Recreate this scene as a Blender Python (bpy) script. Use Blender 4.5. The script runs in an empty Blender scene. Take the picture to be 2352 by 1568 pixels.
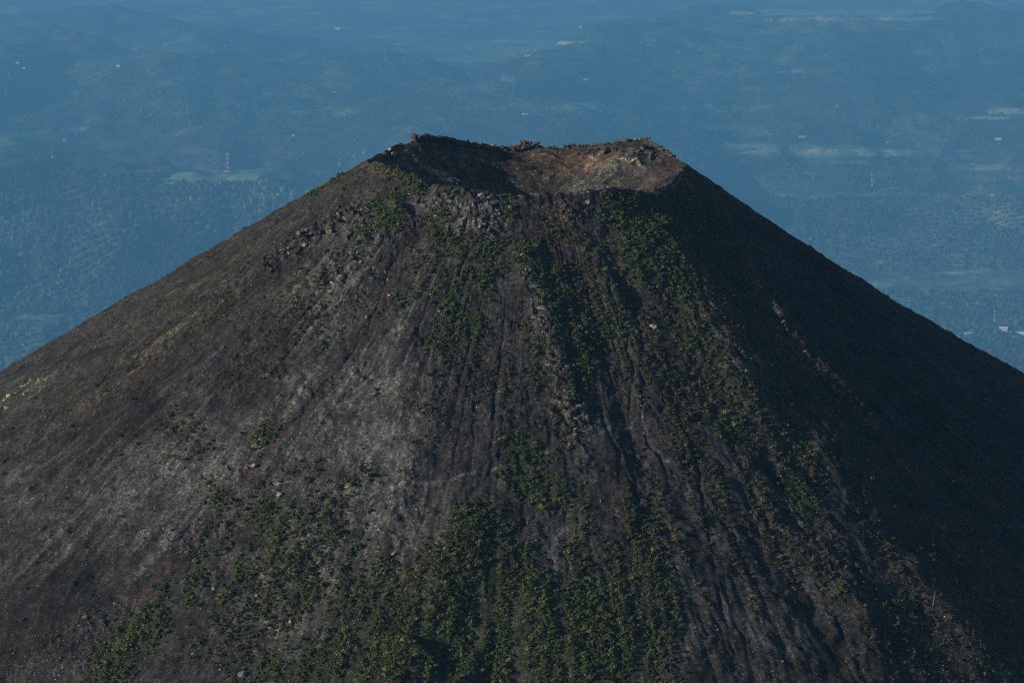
import bpy, bmesh, math, random
import numpy as np
from mathutils import Vector, Matrix
R = math.radians
rng = np.random.default_rng(7)
random.seed(7)
S = bpy.context.scene
COL = S.collection

# ------------------------------------------------------------------ camera
W0, H0, F = 2352.0, 1568.2, 7293.0        # picture measures used for all directions
PITCH = R(11.2)
CAM = np.array([0.0, -2500.0, 355.0])
FW = np.array([0, math.cos(PITCH), -math.sin(PITCH)])
UP = np.array([0, math.sin(PITCH), math.cos(PITCH)])
CX = 11.7                                  # axis of the cone
K = 1.5                                    # breadth of the lowland
PLAIN = 355.0 - 7000.0 * K
cam = bpy.data.cameras.new('camera'); camo = bpy.data.objects.new('camera', cam); COL.objects.link(camo)
camo.location = CAM; camo.rotation_euler = (R(90) - PITCH, 0, 0)
cam.sensor_width = 36; cam.lens = F / W0 * 36; cam.clip_start = 1; cam.clip_end = 700000
S.camera = camo

def project(x, y, z):
    dx, dy, dz = x - CAM[0], y - CAM[1], z - CAM[2]
    dep = dy * FW[1] + dz * FW[2]
    dep = np.maximum(dep, 1.0)
    return W0 / 2 + F * dx / dep, H0 / 2 - F * (dy * UP[1] + dz * UP[2]) / dep

def direction(u, v):
    a = (np.asarray(u, float) - W0 / 2) / F; b = (H0 / 2 - np.asarray(v, float)) / F
    return a, FW[1] + b * UP[1], FW[2] + b * UP[2]

# ------------------------------------------------------------------ noise
_perm = np.random.default_rng(1).permutation(256).astype(np.int32)
_perm = np.concatenate([_perm, _perm, _perm])
_ga = np.random.default_rng(2).random(256) * 2 * np.pi
_gx, _gy = np.cos(_ga).astype(np.float32), np.sin(_ga).astype(np.float32)
_rv = np.random.default_rng(3).random((256, 3)).astype(np.float32)

def perlin(x, y, seed=0):
    x = np.asarray(x, np.float64); y = np.asarray(y, np.float64)
    xf = np.floor(x); yf = np.floor(y)
    xi = xf.astype(np.int64); yi = yf.astype(np.int64) + seed * 57
    fx = (x - xf).astype(np.float32); fy = (y - yf).astype(np.float32)
    def h(a, b): return _perm[_perm[(a + seed * 31) & 255] + (b & 255)]
    def g(a, b, px, py):
        k = h(a, b); return _gx[k] * px + _gy[k] * py
    u = fx * fx * fx * (fx * (fx * 6 - 15) + 10); w = fy * fy * fy * (fy * (fy * 6 - 15) + 10)
    n0 = g(xi, yi, fx, fy); n1 = g(xi + 1, yi, fx - 1, fy)
    n2 = g(xi, yi + 1, fx, fy - 1); n3 = g(xi + 1, yi + 1, fx - 1, fy - 1)
    a = n0 + u * (n1 - n0); b = n2 + u * (n3 - n2)
    return (a + w * (b - a)) * 1.5

def fbm(x, y, octv=3, seed=0, gain=.5):
    s = 0; a = 1.0
    for i in range(octv):
        s = s + a * perlin(x, y, seed + i); x = x * 2.03; y = y * 2.03; a *= gain
    return s

def worley(x, y, seed=0):
    """distance to the nearest cell point, and a random value of that cell"""
    x = np.asarray(x, np.float64); y = np.asarray(y, np.float64)
    xi = np.floor(x).astype(np.int64); yi = np.floor(y).astype(np.int64)
    best = np.full(x.shape, 9.0, np.float32); second = best.copy(); val = np.zeros(x.shape, np.float32)
    for i in (-1, 0, 1):
        for j in (-1, 0, 1):
            k = _perm[_perm[(xi + i + seed * 13) & 255] + ((yi + j) & 255)]
            d = np.hypot(xi + i + _rv[k, 0] - x, yi + j + _rv[k, 1] - y).astype(np.float32)
            m = d < best
            second = np.where(m, best, np.minimum(second, d))
            val = np.where(m, _rv[k, 2], val); best = np.where(m, d, best)
    return best, val, second - best

def sstep(a, b, x):
    t = np.clip((x - a) / (b - a), 0, 1); return t * t * (3 - 2 * t)

def ell(u, v, cx, cy, rx, ry, rot=0.0, soft=.45):
    c, s = math.cos(R(rot)), math.sin(R(rot))
    du, dv = u - cx, v - cy
    q = np.sqrt(((du * c + dv * s) / rx) ** 2 + ((-du * s + dv * c) / ry) ** 2)
    return 1 - sstep(1 - soft, 1 + soft * .6, q)

def stroke(u, v, pts, rad):
    """unsigned distance (inf beyond rad) and 0..1 position along a polyline"""
    pts = np.asarray(pts, float)
    d = np.full(u.shape, 1e6); s = np.zeros(u.shape)
    m = (u > pts[:, 0].min() - rad) & (u < pts[:, 0].max() + rad) & (v > pts[:, 1].min() - rad) & (v < pts[:, 1].max() + rad)
    if not m.any(): return d, s
    uu, vv = u[m], v[m]
    L = np.hypot(*(pts[1:] - pts[:-1]).T); T = L.sum(); acc = 0
    dm = np.full(uu.shape, 1e6); sm = np.zeros(uu.shape)
    for i in range(len(pts) - 1):
        a = pts[i]; e = pts[i + 1] - a
        t = np.clip(((uu - a[0]) * e[0] + (vv - a[1]) * e[1]) / (L[i] ** 2), 0, 1)
        q = np.hypot(uu - a[0] - t * e[0], vv - a[1] - t * e[1])
        k = q < dm; dm = np.where(k, q, dm); sm = np.where(k, (acc + t * L[i]) / T, sm)
        acc += L[i]
    d[m] = dm; s[m] = sm
    return d, s

# ------------------------------------------------------------------ shape of the cone
FAR = [(850,366),(880,352),(905,340),(935,331),(960,323),(985,321),(1030,326),(1060,331),(1090,334),(1130,343),(1200,340),
       (1240,340),(1290,339),(1340,335),(1370,331),(1400,327),(1440,323),(1470,321),(1500,328),(1520,343),(1545,358),(1570,373)]
NEAR = [(850,377),(870,377),(900,384),(940,399),(975,415),(995,428),(1050,433),(1100,440),(1170,447),(1250,448),(1300,443),
        (1350,437),(1400,433),(1450,434),(1490,441),(1530,427),(1555,405),(1572,386)]
def _rim():
    ph, zz = [], []
    for lst, sg in ((FAR, 1), (NEAR, -1)):
        for u, v in lst:
            a, b, c = direction(u, v); y = 0.0
            for _ in range(12):
                t = (y - CAM[1]) / b; x = CAM[0] + a * t - CX
                y = sg * math.sqrt(max(127.0 ** 2 - x * x, 0))
            ph.append(math.atan2(x, -y)); zz.append(CAM[2] + c * (y - CAM[1]) / b)
    o = np.argsort(ph); return np.array(ph)[o], np.array(zz)[o]
RPH, RZZ = _rim()
SPH = np.radians([-180, -120, -90, -60, -20, 0, 30, 60, 90, 120, 180])
S0 = np.array([.60, .57, .545, .58, .62, .62, .60, .63, .74, .70, .60])
S1 = np.array([.60, .60, .62, .61, .60, .60, .63, .61, .50, .52, .60])

def polar(x, y):
    dx = x - CX; return np.arctan2(dx, -y), np.hypot(dx, y)

def base(x, y):
    ph, r = polar(x, y)
    Rr = 127.0 + 0 * ph
    Z = np.interp(ph, RPH, RZZ, period=2 * np.pi)
    s0 = np.interp(ph, SPH, S0); s1 = np.interp(ph, SPH, S1)
    t = np.maximum(r - Rr, 0); Lc = 230.0
    out = Z * np.exp(-t / 300.0) - (s1 * t + (s0 - s1) * Lc * (1 - np.exp(-t / Lc)))
    q = np.clip(r / Rr, 0, 1)
    f = sstep(.1, 1.0, q) * .35 + np.clip((q - .22) / .78, 0, 1) * .65
    zi = -52 + (Z + 52) * f
    return np.where(r > Rr, out, zi), r > Rr

# long features, traced as polylines: (points, width, height in metres, taper)
BUMPS = [
    ([(1175,555),(1215,620),(1245,700),(1275,800),(1310,920),(1335,1010)], 32, 4.8),       # central rocky spine
    ([(1110,1170),(1060,1290),(960,1390),(830,1480),(700,1600)], 80, 6.0),                 # vegetated spur
    ([(960,1490),(925,1560),(900,1650)], 62, 10.0),
    ([(1080,1540),(1200,1590),(1320,1640)], 90, -7.0),                                       # hollow behind the spur
    ([(1715,610),(1775,690),(1805,760),(1860,830),(1920,885),(2000,960),(2070,1040)], 15, 7.0),   # rock rib
    ([(1690,640),(1760,770),(1830,880),(1900,1000),(1960,1180),(2020,1350),(2090,1568)], 90, 3.5),
    ([(560,640),(640,585),(720,535),(800,490),(860,462)], 14, 4.5),                          # outcrop band
    ([(940,470),(860,600),(760,720)], 36, 4.0),
    ([(985,440),(1060,455),(1150,465)], 22, 4.0),                                            # cliff under the near rim
    ([(1470,480),(1600,640),(1700,860),(1790,1080)], 50, 5.0),
    ([(1380,520),(1440,640),(1480,720)], 26, -4.0),
    ([(1930,1330),(1990,1450),(2040,1568)], 34, 4.5),
    ([(2070,1280),(2180,1420),(2290,1560)], 40, 6.0),
    ([(960,1010),(900,1180),(860,1330)], 40, 3.0),
    ([(1330,560),(1380,760),(1430,900),(1500,1150)], 30, -3.5),
    ([(150,930),(330,820),(560,690)], 30, 4.0),
    ([(1230,450),(1290,470),(1330,500)], 25, 3.0),
]
GULLY = [
    ([(955,540),(900,610),(868,690),(850,745),(800,815),(745,880),(690,950),(640,1010)], 4, 1.4),
    ([(905,800),(870,840),(800,900),(740,980)], 4, 1.6),
    ([(1130,470),(1120,520),(1095,560),(1060,610),(1050,660)], 3.5, 1.8),
    ([(1440,640),(1470,740),(1475,830),(1478,900),(1470,960),(1495,1010),(1545,1100)], 4.5, 2.2),
    ([(1530,860),(1560,960),(1600,1060),(1615,1150),(1640,1290),(1650,1370),(1680,1480),(1700,1568)], 5, 2.4),
    ([(1690,640),(1740,760),(1790,850),(1850,960)], 6, 2.0),
    ([(1390,620),(1440,760),(1455,860),(1440,960)], 4, 1.8),
    ([(1560,1000),(1610,1130),(1680,1230),(1740,1340)], 4, 1.5),
    ([(1290,600),(1350,780),(1370,900),(1400,1000),(1460,1130),(1500,1260)], 5, 2.0),
    ([(1050,1010),(1035,1080),(1000,1190),(985,1290)], 5, 1.2),
    ([(1180,1000),(1110,1100),(1060,1170)], 5, 1.2),
    ([(680,1130),(700,1230),(730,1340),(740,1430)], 4, .8),
    ([(1770,1250),(1830,1350),(1900,1500)], 5, 2.0),
    ([(1870,1330),(1920,1420),(1990,1568)], 5, 2.0),
    ([(700,860),(650,930),(590,1010)], 5, 1.2),
    ([(530,850),(430,930),(330,1020),(250,1090)], 6, 1.5),
    ([(1830,560),(2000,760),(2150,930)], 8, 2.0),
    ([(1950,760),(2120,960),(2300,1170)], 8, 1.8),
    ([(2000,1000),(2150,1200),(2330,1440)], 8, 1.8),
]

def macro(x, y, full=True):
    z, outer = base(x, y)
    u, v = project(x, y, z)
    vis = outer & (y < 160)
    add = np.zeros(z.shape)
    for pts, w, h in BUMPS:
        d, s = stroke(u, v, pts, 3 * w)
        add += h * np.exp(-(d / w) ** 2) * sstep(0, .15, s + .02) * sstep(1.02, .8, s)
    gn = perlin(x / 13, y / 13, 90)
    gu = u + 7 * gn + 3 * perlin(x / 5, y / 5, 91); gm = np.clip(.55 + .8 * perlin(x / 22, y / 22, 92), .1, .9)
    for pts, w, h in GULLY:
        d, s = stroke(gu, v, pts, 3 * w)
        add -= h * gm * np.exp(-(d / (w * .8)) ** 2) * sstep(0, .12, s + .01) * sstep(1.01, .85, s)
    z = z + np.where(vis, add, 0)
    return z, outer, u, v

# rocky areas: (cx, cy, rx, ry, rot, amount)
ROCK = [(710,545,170,26,-33,1),(840,500,80,40,-25,.7),(800,600,110,55,-50,.8),(760,680,90,50,-40,.55),(880,560,60,60,0,.6),
        (1060,468,105,28,5,1),(1090,520,80,40,0,.8),(1280,480,70,40,20,.6),(1235,690,30,110,-15,.9),(1300,900,45,130,-15,.9),
        (1340,990,30,50,0,.8),(1795,720,16,110,-28,.8),(1900,870,14,140,-50,.7),(560,640,200,30,-33,.5),(300,850,160,40,-35,.5),
        (60,1010,120,30,-40,.5),(1470,360,50,25,0,.9),(1400,345,80,14,0,.7),(990,345,120,18,0,.7),(1760,1150,60,130,-20,.4),
        (1930,1290,60,100,-20,.6),(2040,1480,80,110,-25,.5),(230,1450,130,60,-35,.6),(420,1250,110,50,-30,.4),
        (1000,385,160,60,15,.7),(1250,385,260,60,0,.55),(1450,390,140,60,-20,.5),(760,1200,90,90,-20,.3),(680,1340,110,90,-20,.4),(1150,900,90,90,0,.3)]

def flute(ph, r):
    p = ph + .05 * perlin(ph * 9, r / 60.0, 24) + .018 * perlin(ph * 30, r / 26.0, 25)
    m = np.clip(.35 + .9 * perlin(ph * 5 + 3, r / 120.0, 26), .1 + .1 * sstep(.1, .5, ph), 1) * sstep(5, 90, np.abs(r - 127))
    return m * (perlin(p * 24, r / 200.0, 21) + .6 * perlin(p * 57, r / 90.0, 22) + .35 * perlin(p * 120, r / 60.0, 23))

def rills(ph, r):
    """narrow branching channels that run down the fall line (0..1)"""
    p = ph + .004 * perlin(ph * 60, r / 16.0, 44) + .012 * perlin(ph * 7, r / 120.0, 49)
    a = np.clip(1 - np.abs(perlin(p * 15, r / 900.0, 45)) / .10, 0, 1)
    b = np.clip(1 - np.abs(perlin(p * 31, r / 640.0, 46)) / .13, 0, 1)
    c = np.clip(1 - np.abs(perlin(p * 62, r / 330.0, 47)) / .17, 0, 1)
    m = np.clip(.5 + 1.0 * perlin(ph * 4, r / 150.0, 48), .12, 1) * (.45 + .55 * sstep(-.5, .25, ph)) * sstep(6, 110, r - 127)
    return m * a, m * b, m * c

def relief(x, y):
    z, outer, u, v = macro(x, y)
    ph, r = polar(x, y)
    rock = np.zeros(z.shape)
    uw = u + 10 * perlin(x / 14, y / 14, 5); vw = v + 10 * perlin(x / 14, y / 14, 6)
    for e in ROCK: rock = np.maximum(rock, ell(uw, vw, *e[:5]) * e[5])
    rock = np.maximum(rock, .45 * sstep(.1, .6, fbm(x / 30, y / 30, 2, 28)))
    rock = np.where(y < 160, rock, .3)
    fl = flute(ph, r)
    far = sstep(900, 2000, r)
    wx = perlin(x / 9, y / 9, 8) * 2.5
    c1, v1, e1 = worley((x + wx) / 5.5, (y - wx) / 5.5, 1)
    c2, v2, e2 = worley((x - wx) / 2.4, (y + wx) / 2.4, 2)
    blocks = (v1 - .5) * 3.6 * np.minimum(e1 * 4, 1) + (v2 - .5) * 1.6 * np.minimum(e2 * 4, 1)
    edge = sstep(0, 30, np.abs(r - 127.0))
    n = fbm(x / 60, y / 60, 2, 10) * 2.2 * (.4 + .6 * edge) + fl * np.where(outer, 1.0 + .9 * sstep(.5, 1.1, ph), .9) * (.3 + .7 * edge)
    n = n + fbm(x / 14, y / 14, 2, 27) * 1.15 + fbm(x / 7, y / 7, 2, 14) * .55 + perlin(x / 3.2, y / 3.2, 17) * (.26 + .3 * rock) + perlin(x / 1.6, y / 1.6, 18) * (.13 + .14 * rock)
    ra, rb, rc = rills(ph, r)
    n = n - np.where(outer, 1.4 * ra + .8 * rb + .35 * rc, 0)
    z = z + n * (1 - .5 * far) + rock * blocks
    return z, outer, u, v, ph, r, rock, fl, (v1, e1, v2, e2)

def hit(u, v, lo=2100.0, hi=2760.0):
    """where the sight line through (u, v) meets the cone; nan where it misses"""
    u = np.atleast_1d(np.asarray(u, float)); v = np.atleast_1d(np.asarray(v, float))
    a, b, c = direction(u, v)
    t = np.full(u.shape, np.nan); open_ = np.ones(u.shape, bool)
    for tt in np.arange(1650.0, 2800.0, 8.0):
        x, y, z = CAM[0] + a * tt, CAM[1] + b * tt, CAM[2] + c * tt
        k = open_ & (z < base(x, y)[0])
        t[k] = tt - 4; open_ &= ~k
    for _ in range(9):
        x, y, z = CAM[0] + a * t, CAM[1] + b * t, CAM[2] + c * t
        k = ~np.isnan(t)
        g = np.zeros(t.shape); g[k] = z[k] - macro(x[k], y[k])[0]
        t = t + np.clip(g / 1.0, -25, 25)
    x, y = CAM[0] + a * t, CAM[1] + b * t
    z = np.full(t.shape, np.nan); k = ~np.isnan(t)
    if k.any(): z[k] = relief(x[k], y[k])[0]
    return np.stack([x, y, z], 1)

_HC = {}
def prefetch(uv):
    uv = [(float(a), float(b)) for a, b in uv]
    for k, q in zip(uv, hit([a for a, b in uv], [b for a, b in uv])): _HC[k] = q
def hit1(u, v):
    k = (float(u), float(v))
    if k not in _HC: _HC[k] = hit([u], [v])[0]
    return _HC[k].copy()

# ------------------------------------------------------------------ mesh helpers
def mesh_from(name, V, Fq, cols=None, smooth=False):
    me = bpy.data.meshes.new(name)
    V = np.ascontiguousarray(V, np.float32); Fq = np.ascontiguousarray(Fq, np.int32)
    k = Fq.shape[1]; n = len(Fq)
    me.vertices.add(len(V)); me.vertices.foreach_set('co', V.ravel())
    me.loops.add(n * k); me.loops.foreach_set('vertex_index', Fq.ravel())
    me.polygons.add(n)
    me.polygons.foreach_set('loop_start', np.arange(0, n * k, k, dtype=np.int32))
    me.polygons.foreach_set('use_smooth', np.full(n, smooth, bool))
    me.update(calc_edges=True)
    if cols is not None:
        c = np.ones((len(V), 4), np.float32); c[:, :3] = cols
        at = me.color_attributes.new('tint', 'FLOAT_COLOR', 'POINT'); at.data.foreach_set('color', c.ravel())
    return me

def link(name, me, mat=None, parent=None, loc=None):
    o = bpy.data.objects.new(name, me); COL.objects.link(o)
    if mat is not None and me is not None:
        me.materials.clear(); me.materials.append(mat)
    if parent is not None: o.parent = parent
    if loc is not None: o.location = loc
    return o

def tag(o, label=None, cat=None, group=None, kind=None):
    if label: o['label'] = label
    if cat: o['category'] = cat
    if group: o['group'] = group
    if kind: o['kind'] = kind
    return o

def empty(name, loc, rz=0):
    o = bpy.data.objects.new(name, None); COL.objects.link(o); o.location = loc; o.rotation_euler = (0, 0, rz); return o

# ------------------------------------------------------------------ materials
def mat_ground(name, vary=.35, bump=.0, scales=(.9, .28, .06), speck=0.0):
    m = bpy.data.materials.new(name); m.use_nodes = True
    nt = m.node_tree; N = nt.nodes; L = nt.links
    b = N['Principled BSDF']; b.inputs['Roughness'].default_value = .95; b.inputs['Specular IOR Level'].default_value = .12
    at = N.new('ShaderNodeAttribute'); at.attribute_name = 'tint'
    tc = N.new('ShaderNodeTexCoord')
    prev = at.outputs['Color']
    fac = None
    for i, s in enumerate(scales):
        n = N.new('ShaderNodeTexNoise'); n.inputs['Scale'].default_value = s; n.inputs['Detail'].default_value = 3
        L.new(tc.outputs['Object'], n.inputs['Vector'])
        mr = N.new('ShaderNodeMapRange'); mr.inputs[1].default_value = .3; mr.inputs[2].default_value = .7
        mr.inputs[3].default_value = 1 - vary; mr.inputs[4].default_value = 1 + vary
        L.new(n.outputs[0], mr.inputs[0])
        if fac is None: fac = mr.outputs[0]
        else:
            mu = N.new('ShaderNodeMath'); mu.operation = 'MULTIPLY'; L.new(fac, mu.inputs[0]); L.new(mr.outputs[0], mu.inputs[1]); fac = mu.outputs[0]
    if speck > 0:
        vo = N.new('ShaderNodeTexVoronoi'); vo.inputs['Scale'].default_value = .9
        L.new(tc.outputs['Object'], vo.inputs['Vector'])
        sx = N.new('ShaderNodeSeparateColor'); L.new(vo.outputs['Color'], sx.inputs[0])
        mr = N.new('ShaderNodeMapRange'); mr.inputs[1].default_value = .7; mr.inputs[2].default_value = 1.0
        mr.inputs[3].default_value = 1.0; mr.inputs[4].default_value = 1 + speck
        L.new(sx.outputs[0], mr.inputs[0])
        mu = N.new('ShaderNodeMath'); mu.operation = 'MULTIPLY'; L.new(fac, mu.inputs[0]); L.new(mr.outputs[0], mu.inputs[1]); fac = mu.outputs[0]
    vm = N.new('ShaderNodeVectorMath'); vm.operation = 'SCALE'
    L.new(prev, vm.inputs[0]); L.new(fac, vm.inputs['Scale'])
    L.new(vm.outputs[0], b.inputs['Base Color'])
    if bump > 0:
        n = N.new('ShaderNodeTexNoise'); n.inputs['Scale'].default_value = .8; n.inputs['Detail'].default_value = 4
        L.new(tc.outputs['Object'], n.inputs['Vector'])
        bp = N.new('ShaderNodeBump'); bp.inputs['Strength'].default_value = 1; bp.inputs['Distance'].default_value = bump
        L.new(n.outputs[0], bp.inputs['Height']); L.new(bp.outputs[0], b.inputs['Normal'])
    return m

def mat_leaf(name):
    m = bpy.data.materials.new(name); m.use_nodes = True
    nt = m.node_tree; N = nt.nodes; L = nt.links
    b = N['Principled BSDF']; b.inputs['Roughness'].default_value = .75; b.inputs['Specular IOR Level'].default_value = .15
    at = N.new('ShaderNodeAttribute'); at.attribute_name = 'tint'
    oi = N.new('ShaderNodeObjectInfo')
    mr = N.new('ShaderNodeMapRange'); mr.inputs[3].default_value = .75; mr.inputs[4].default_value = 1.3
    L.new(oi.outputs['Random'], mr.inputs[0])
    vm = N.new('ShaderNodeVectorMath'); vm.operation = 'SCALE'
    L.new(at.outputs['Color'], vm.inputs[0]); L.new(mr.outputs[0], vm.inputs['Scale'])
    L.new(vm.outputs[0], b.inputs['Base Color'])
    tr = N.new('ShaderNodeBsdfTranslucent'); L.new(vm.outputs[0], tr.inputs['Color'])
    mx = N.new('ShaderNodeMixShader'); mx.inputs[0].default_value = .25
    L.new(b.outputs[0], mx.inputs[1]); L.new(tr.outputs[0], mx.inputs[2])
    L.new(mx.outputs[0], N['Material Output'].inputs['Surface'])
    return m

def mat_plain(name, col, rough=.8, vary=.2, scale=1.0):
    m = bpy.data.materials.new(name); m.use_nodes = True
    nt = m.node_tree; N = nt.nodes; L = nt.links
    b = N['Principled BSDF']; b.inputs['Roughness'].default_value = rough; b.inputs['Specular IOR Level'].default_value = .2
    tc = N.new('ShaderNodeTexCoord'); n = N.new('ShaderNodeTexNoise'); n.inputs['Scale'].default_value = scale
    n.inputs['Detail'].default_value = 4
    L.new(tc.outputs['Object'], n.inputs['Vector'])
    r = N.new('ShaderNodeValToRGB')
    r.color_ramp.elements[0].position = .3; r.color_ramp.elements[1].position = .7
    r.color_ramp.elements[0].color = (*[c * (1 - vary) for c in col], 1)
    r.color_ramp.elements[1].color = (*[min(c * (1 + vary), 1) for c in col], 1)
    L.new(n.outputs[0], r.inputs[0]); L.new(r.outputs[0], b.inputs['Base Color'])
    return m

M_VOLC = mat_ground('cinder', .42, .22, (1.3, .35, .05), speck=1.7)
M_LAND = mat_ground('farmland', .30, 0, (.004, .0011, .0003))
M_ROCK = mat_ground('lava_rock', .35, .12, (1.6, .5, .15), speck=.5)
M_LEAF = mat_leaf('leaves')
M_WHITE = mat_plain('white_paint', (.78, .78, .76), .6, .1, .5)
M_PALE = mat_plain('pale_wood', (.42, .36, .26), .8, .25, 3)
M_DEAD = mat_plain('dead_wood', (.17, .13, .105), .9, .3, 2)

# ------------------------------------------------------------------ vegetation map: cx, cy, rx, ry, rot, green, dry
VEG = [
 (740,428,72,9,-31,1,.2),(900,394,62,14,18,.12,.9),(952,420,36,22,35,1,.3),(905,485,22,50,8,1,.2),(868,478,28,22,0,.9,.2),
 (835,545,18,28,0,1,.1),(880,510,25,25,0,1,.1),(800,418,45,12,-20,.2,.5),(1008,540,22,18,0,1,.3),(1042,553,12,10,0,1,0),
 (1010,500,30,25,0,.45,.4),(1045,440,12,9,0,1,0),(1170,470,14,34,0,1,.2),(1120,577,58,18,-25,.8,.5),(1215,590,40,45,25,1,.2),
 (1262,640,25,42,40,.9,.2),(1108,645,28,45,10,.8,.4),(1035,690,22,48,5,1,.3),(1060,755,58,38,0,1,.5),(990,798,24,22,0,.2,.9),
 (1090,805,25,24,0,.3,.9),(1045,810,40,25,0,.5,.5),(1280,690,45,28,30,.9,.3),(1320,745,55,28,15,.8,.5),(1345,820,40,60,10,1,.2),
 (1330,895,18,24,0,1,.1),(1405,715,45,65,-10,.7,.6),(1500,590,85,85,20,.85,.4),(1480,490,95,45,5,1,.2),(1600,540,80,90,35,.8,.3),
 (1655,620,50,55,45,.7,.4),(1560,640,110,55,15,.45,.7),(1640,740,140,80,25,.2,.55),(1700,900,150,50,60,.18,.5),
 (1830,1000,150,30,65,.3,.7),(1590,850,120,50,65,.12,.5),(1680,990,40,26,0,.9,.2),(1590,790,28,16,0,.9,.2),(1560,960,130,40,72,.08,.4),
 (1230,790,60,70,30,.08,.35),(1190,880,110,70,0,.06,.32),(1290,960,60,90,20,.08,.35),(1060,930,80,80,0,.02,.12),
 (1195,1020,55,35,15,.8,.6),(1240,1110,85,38,20,.9,.6),(1225,1055,30,25,0,1,.3),(1100,1200,75,42,15,.9,.6),(1120,1280,130,55,10,.6,.9),
 (1040,1285,90,40,-15,.5,.8),(1000,1370,150,55,0,.6,.8),(1200,1390,150,90,20,.9,.5),(1100,1490,280,110,0,.9,.6),(850,1500,190,55,-5,.9,.6),
 (700,1530,150,46,-10,1,.5),(880,1320,28,50,0,1,.3),(1370,1410,80,110,35,.7,.6),(1450,1500,110,90,35,.75,.6),(1345,1195,14,45,-5,.5,.9),
 (1330,1270,26,36,0,.6,.8),(1480,1230,80,40,60,.35,.6),(1430,1300,80,40,45,.4,.6),(1510,1340,90,34,60,.45,.7),
 (1500,1130,110,18,68,.1,.6),(1650,1150,120,18,68,.08,.55),(1700,1310,140,20,68,.08,.45),(1770,1200,150,30,66,.12,.5),
 (1840,1130,90,34,66,.5,.6),(1890,1300,120,30,66,.06,.4),(1560,1240,140,12,66,.1,.5),(1610,1200,140,12,66,.1,.5),
 (622,1190,40,48,15,1,.4),(690,1190,15,20,0,.9,.2),(605,1000,50,26,-40,.8,.6),(495,1135,26,44,-25,.6,.4),(424,1212,14,10,0,.6,.3),
 (370,1353,14,22,-30,1,.2),(315,1455,85,46,-38,1,.4),(262,1530,50,45,0,1,.2),(452,1335,34,20,-10,.9,.3),(440,1380,18,18,0,1,0),
 (568,1320,32,40,-20,1,.3),(520,1375,16,22,0,1,.1),(685,1305,50,34,0,.5,.6),(760,1205,46,46,0,.3,.45),(800,1120,36,36,0,.05,.3),
 (700,1080,60,24,-30,.15,.35),(480,1260,36,16,-40,.25,.35),(845,1085,14,22,0,1,.3),(745,797,13,9,0,1,0),(925,692,20,18,0,1,.2),
 (560,1440,120,60,-20,.15,.4),(640,1400,80,60,0,.2,.4),(700,660,170,55,-35,.03,.14),(620,800,120,50,-35,.04,.22),(760,730,100,50,-30,.03,.16),(430,1000,60,90,-50,.06,.2),
 (470,720,100,40,-35,.01,.12),(2180,1420,200,170,0,.01,.22),(2100,1300,160,40,45,.03,.22),(2080,1000,300,200,35,0,.02),(1000,960,60,80,0,.03,.12),
 (650,1330,170,110,-20,.22,.5),(760,1250,90,120,0,.2,.45),(560,1190,140,50,-40,.06,.3),(1060,610,120,80,-20,.22,.4),(880,1380,90,70,0,.4,.6),(1480,800,70,120,-15,.12,.4),
 (2245,797,130,9,27,.6,.5),(420,600,300,7,-30,0,.2),(100,785,130,6,-38,0,.25),(1800,520,130,6,35,.1,.2),
 (960,1440,90,60,0,.8,.6),(800,1380,60,50,0,.4,.5),(1290,520,60,40,30,.15,.3),(1380,600,50,50,30,.25,.4),(1340,680,60,40,10,.2,.4),
]
def veg(u, v):
    g = np.zeros(u.shape); d = np.full(u.shape, .006)
    for e in VEG:
        m = (np.abs(u - e[0]) < max(e[2], e[3]) * 1.3) & (np.abs(v - e[1]) < max(e[2], e[3]) * 1.3)
        if m.any():
            q = ell(u[m], v[m], *e[:5], soft=.6)
            g[m] = np.maximum(g[m], q * e[5]); d[m] = np.maximum(d[m], q * e[6])
    return g, d

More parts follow.
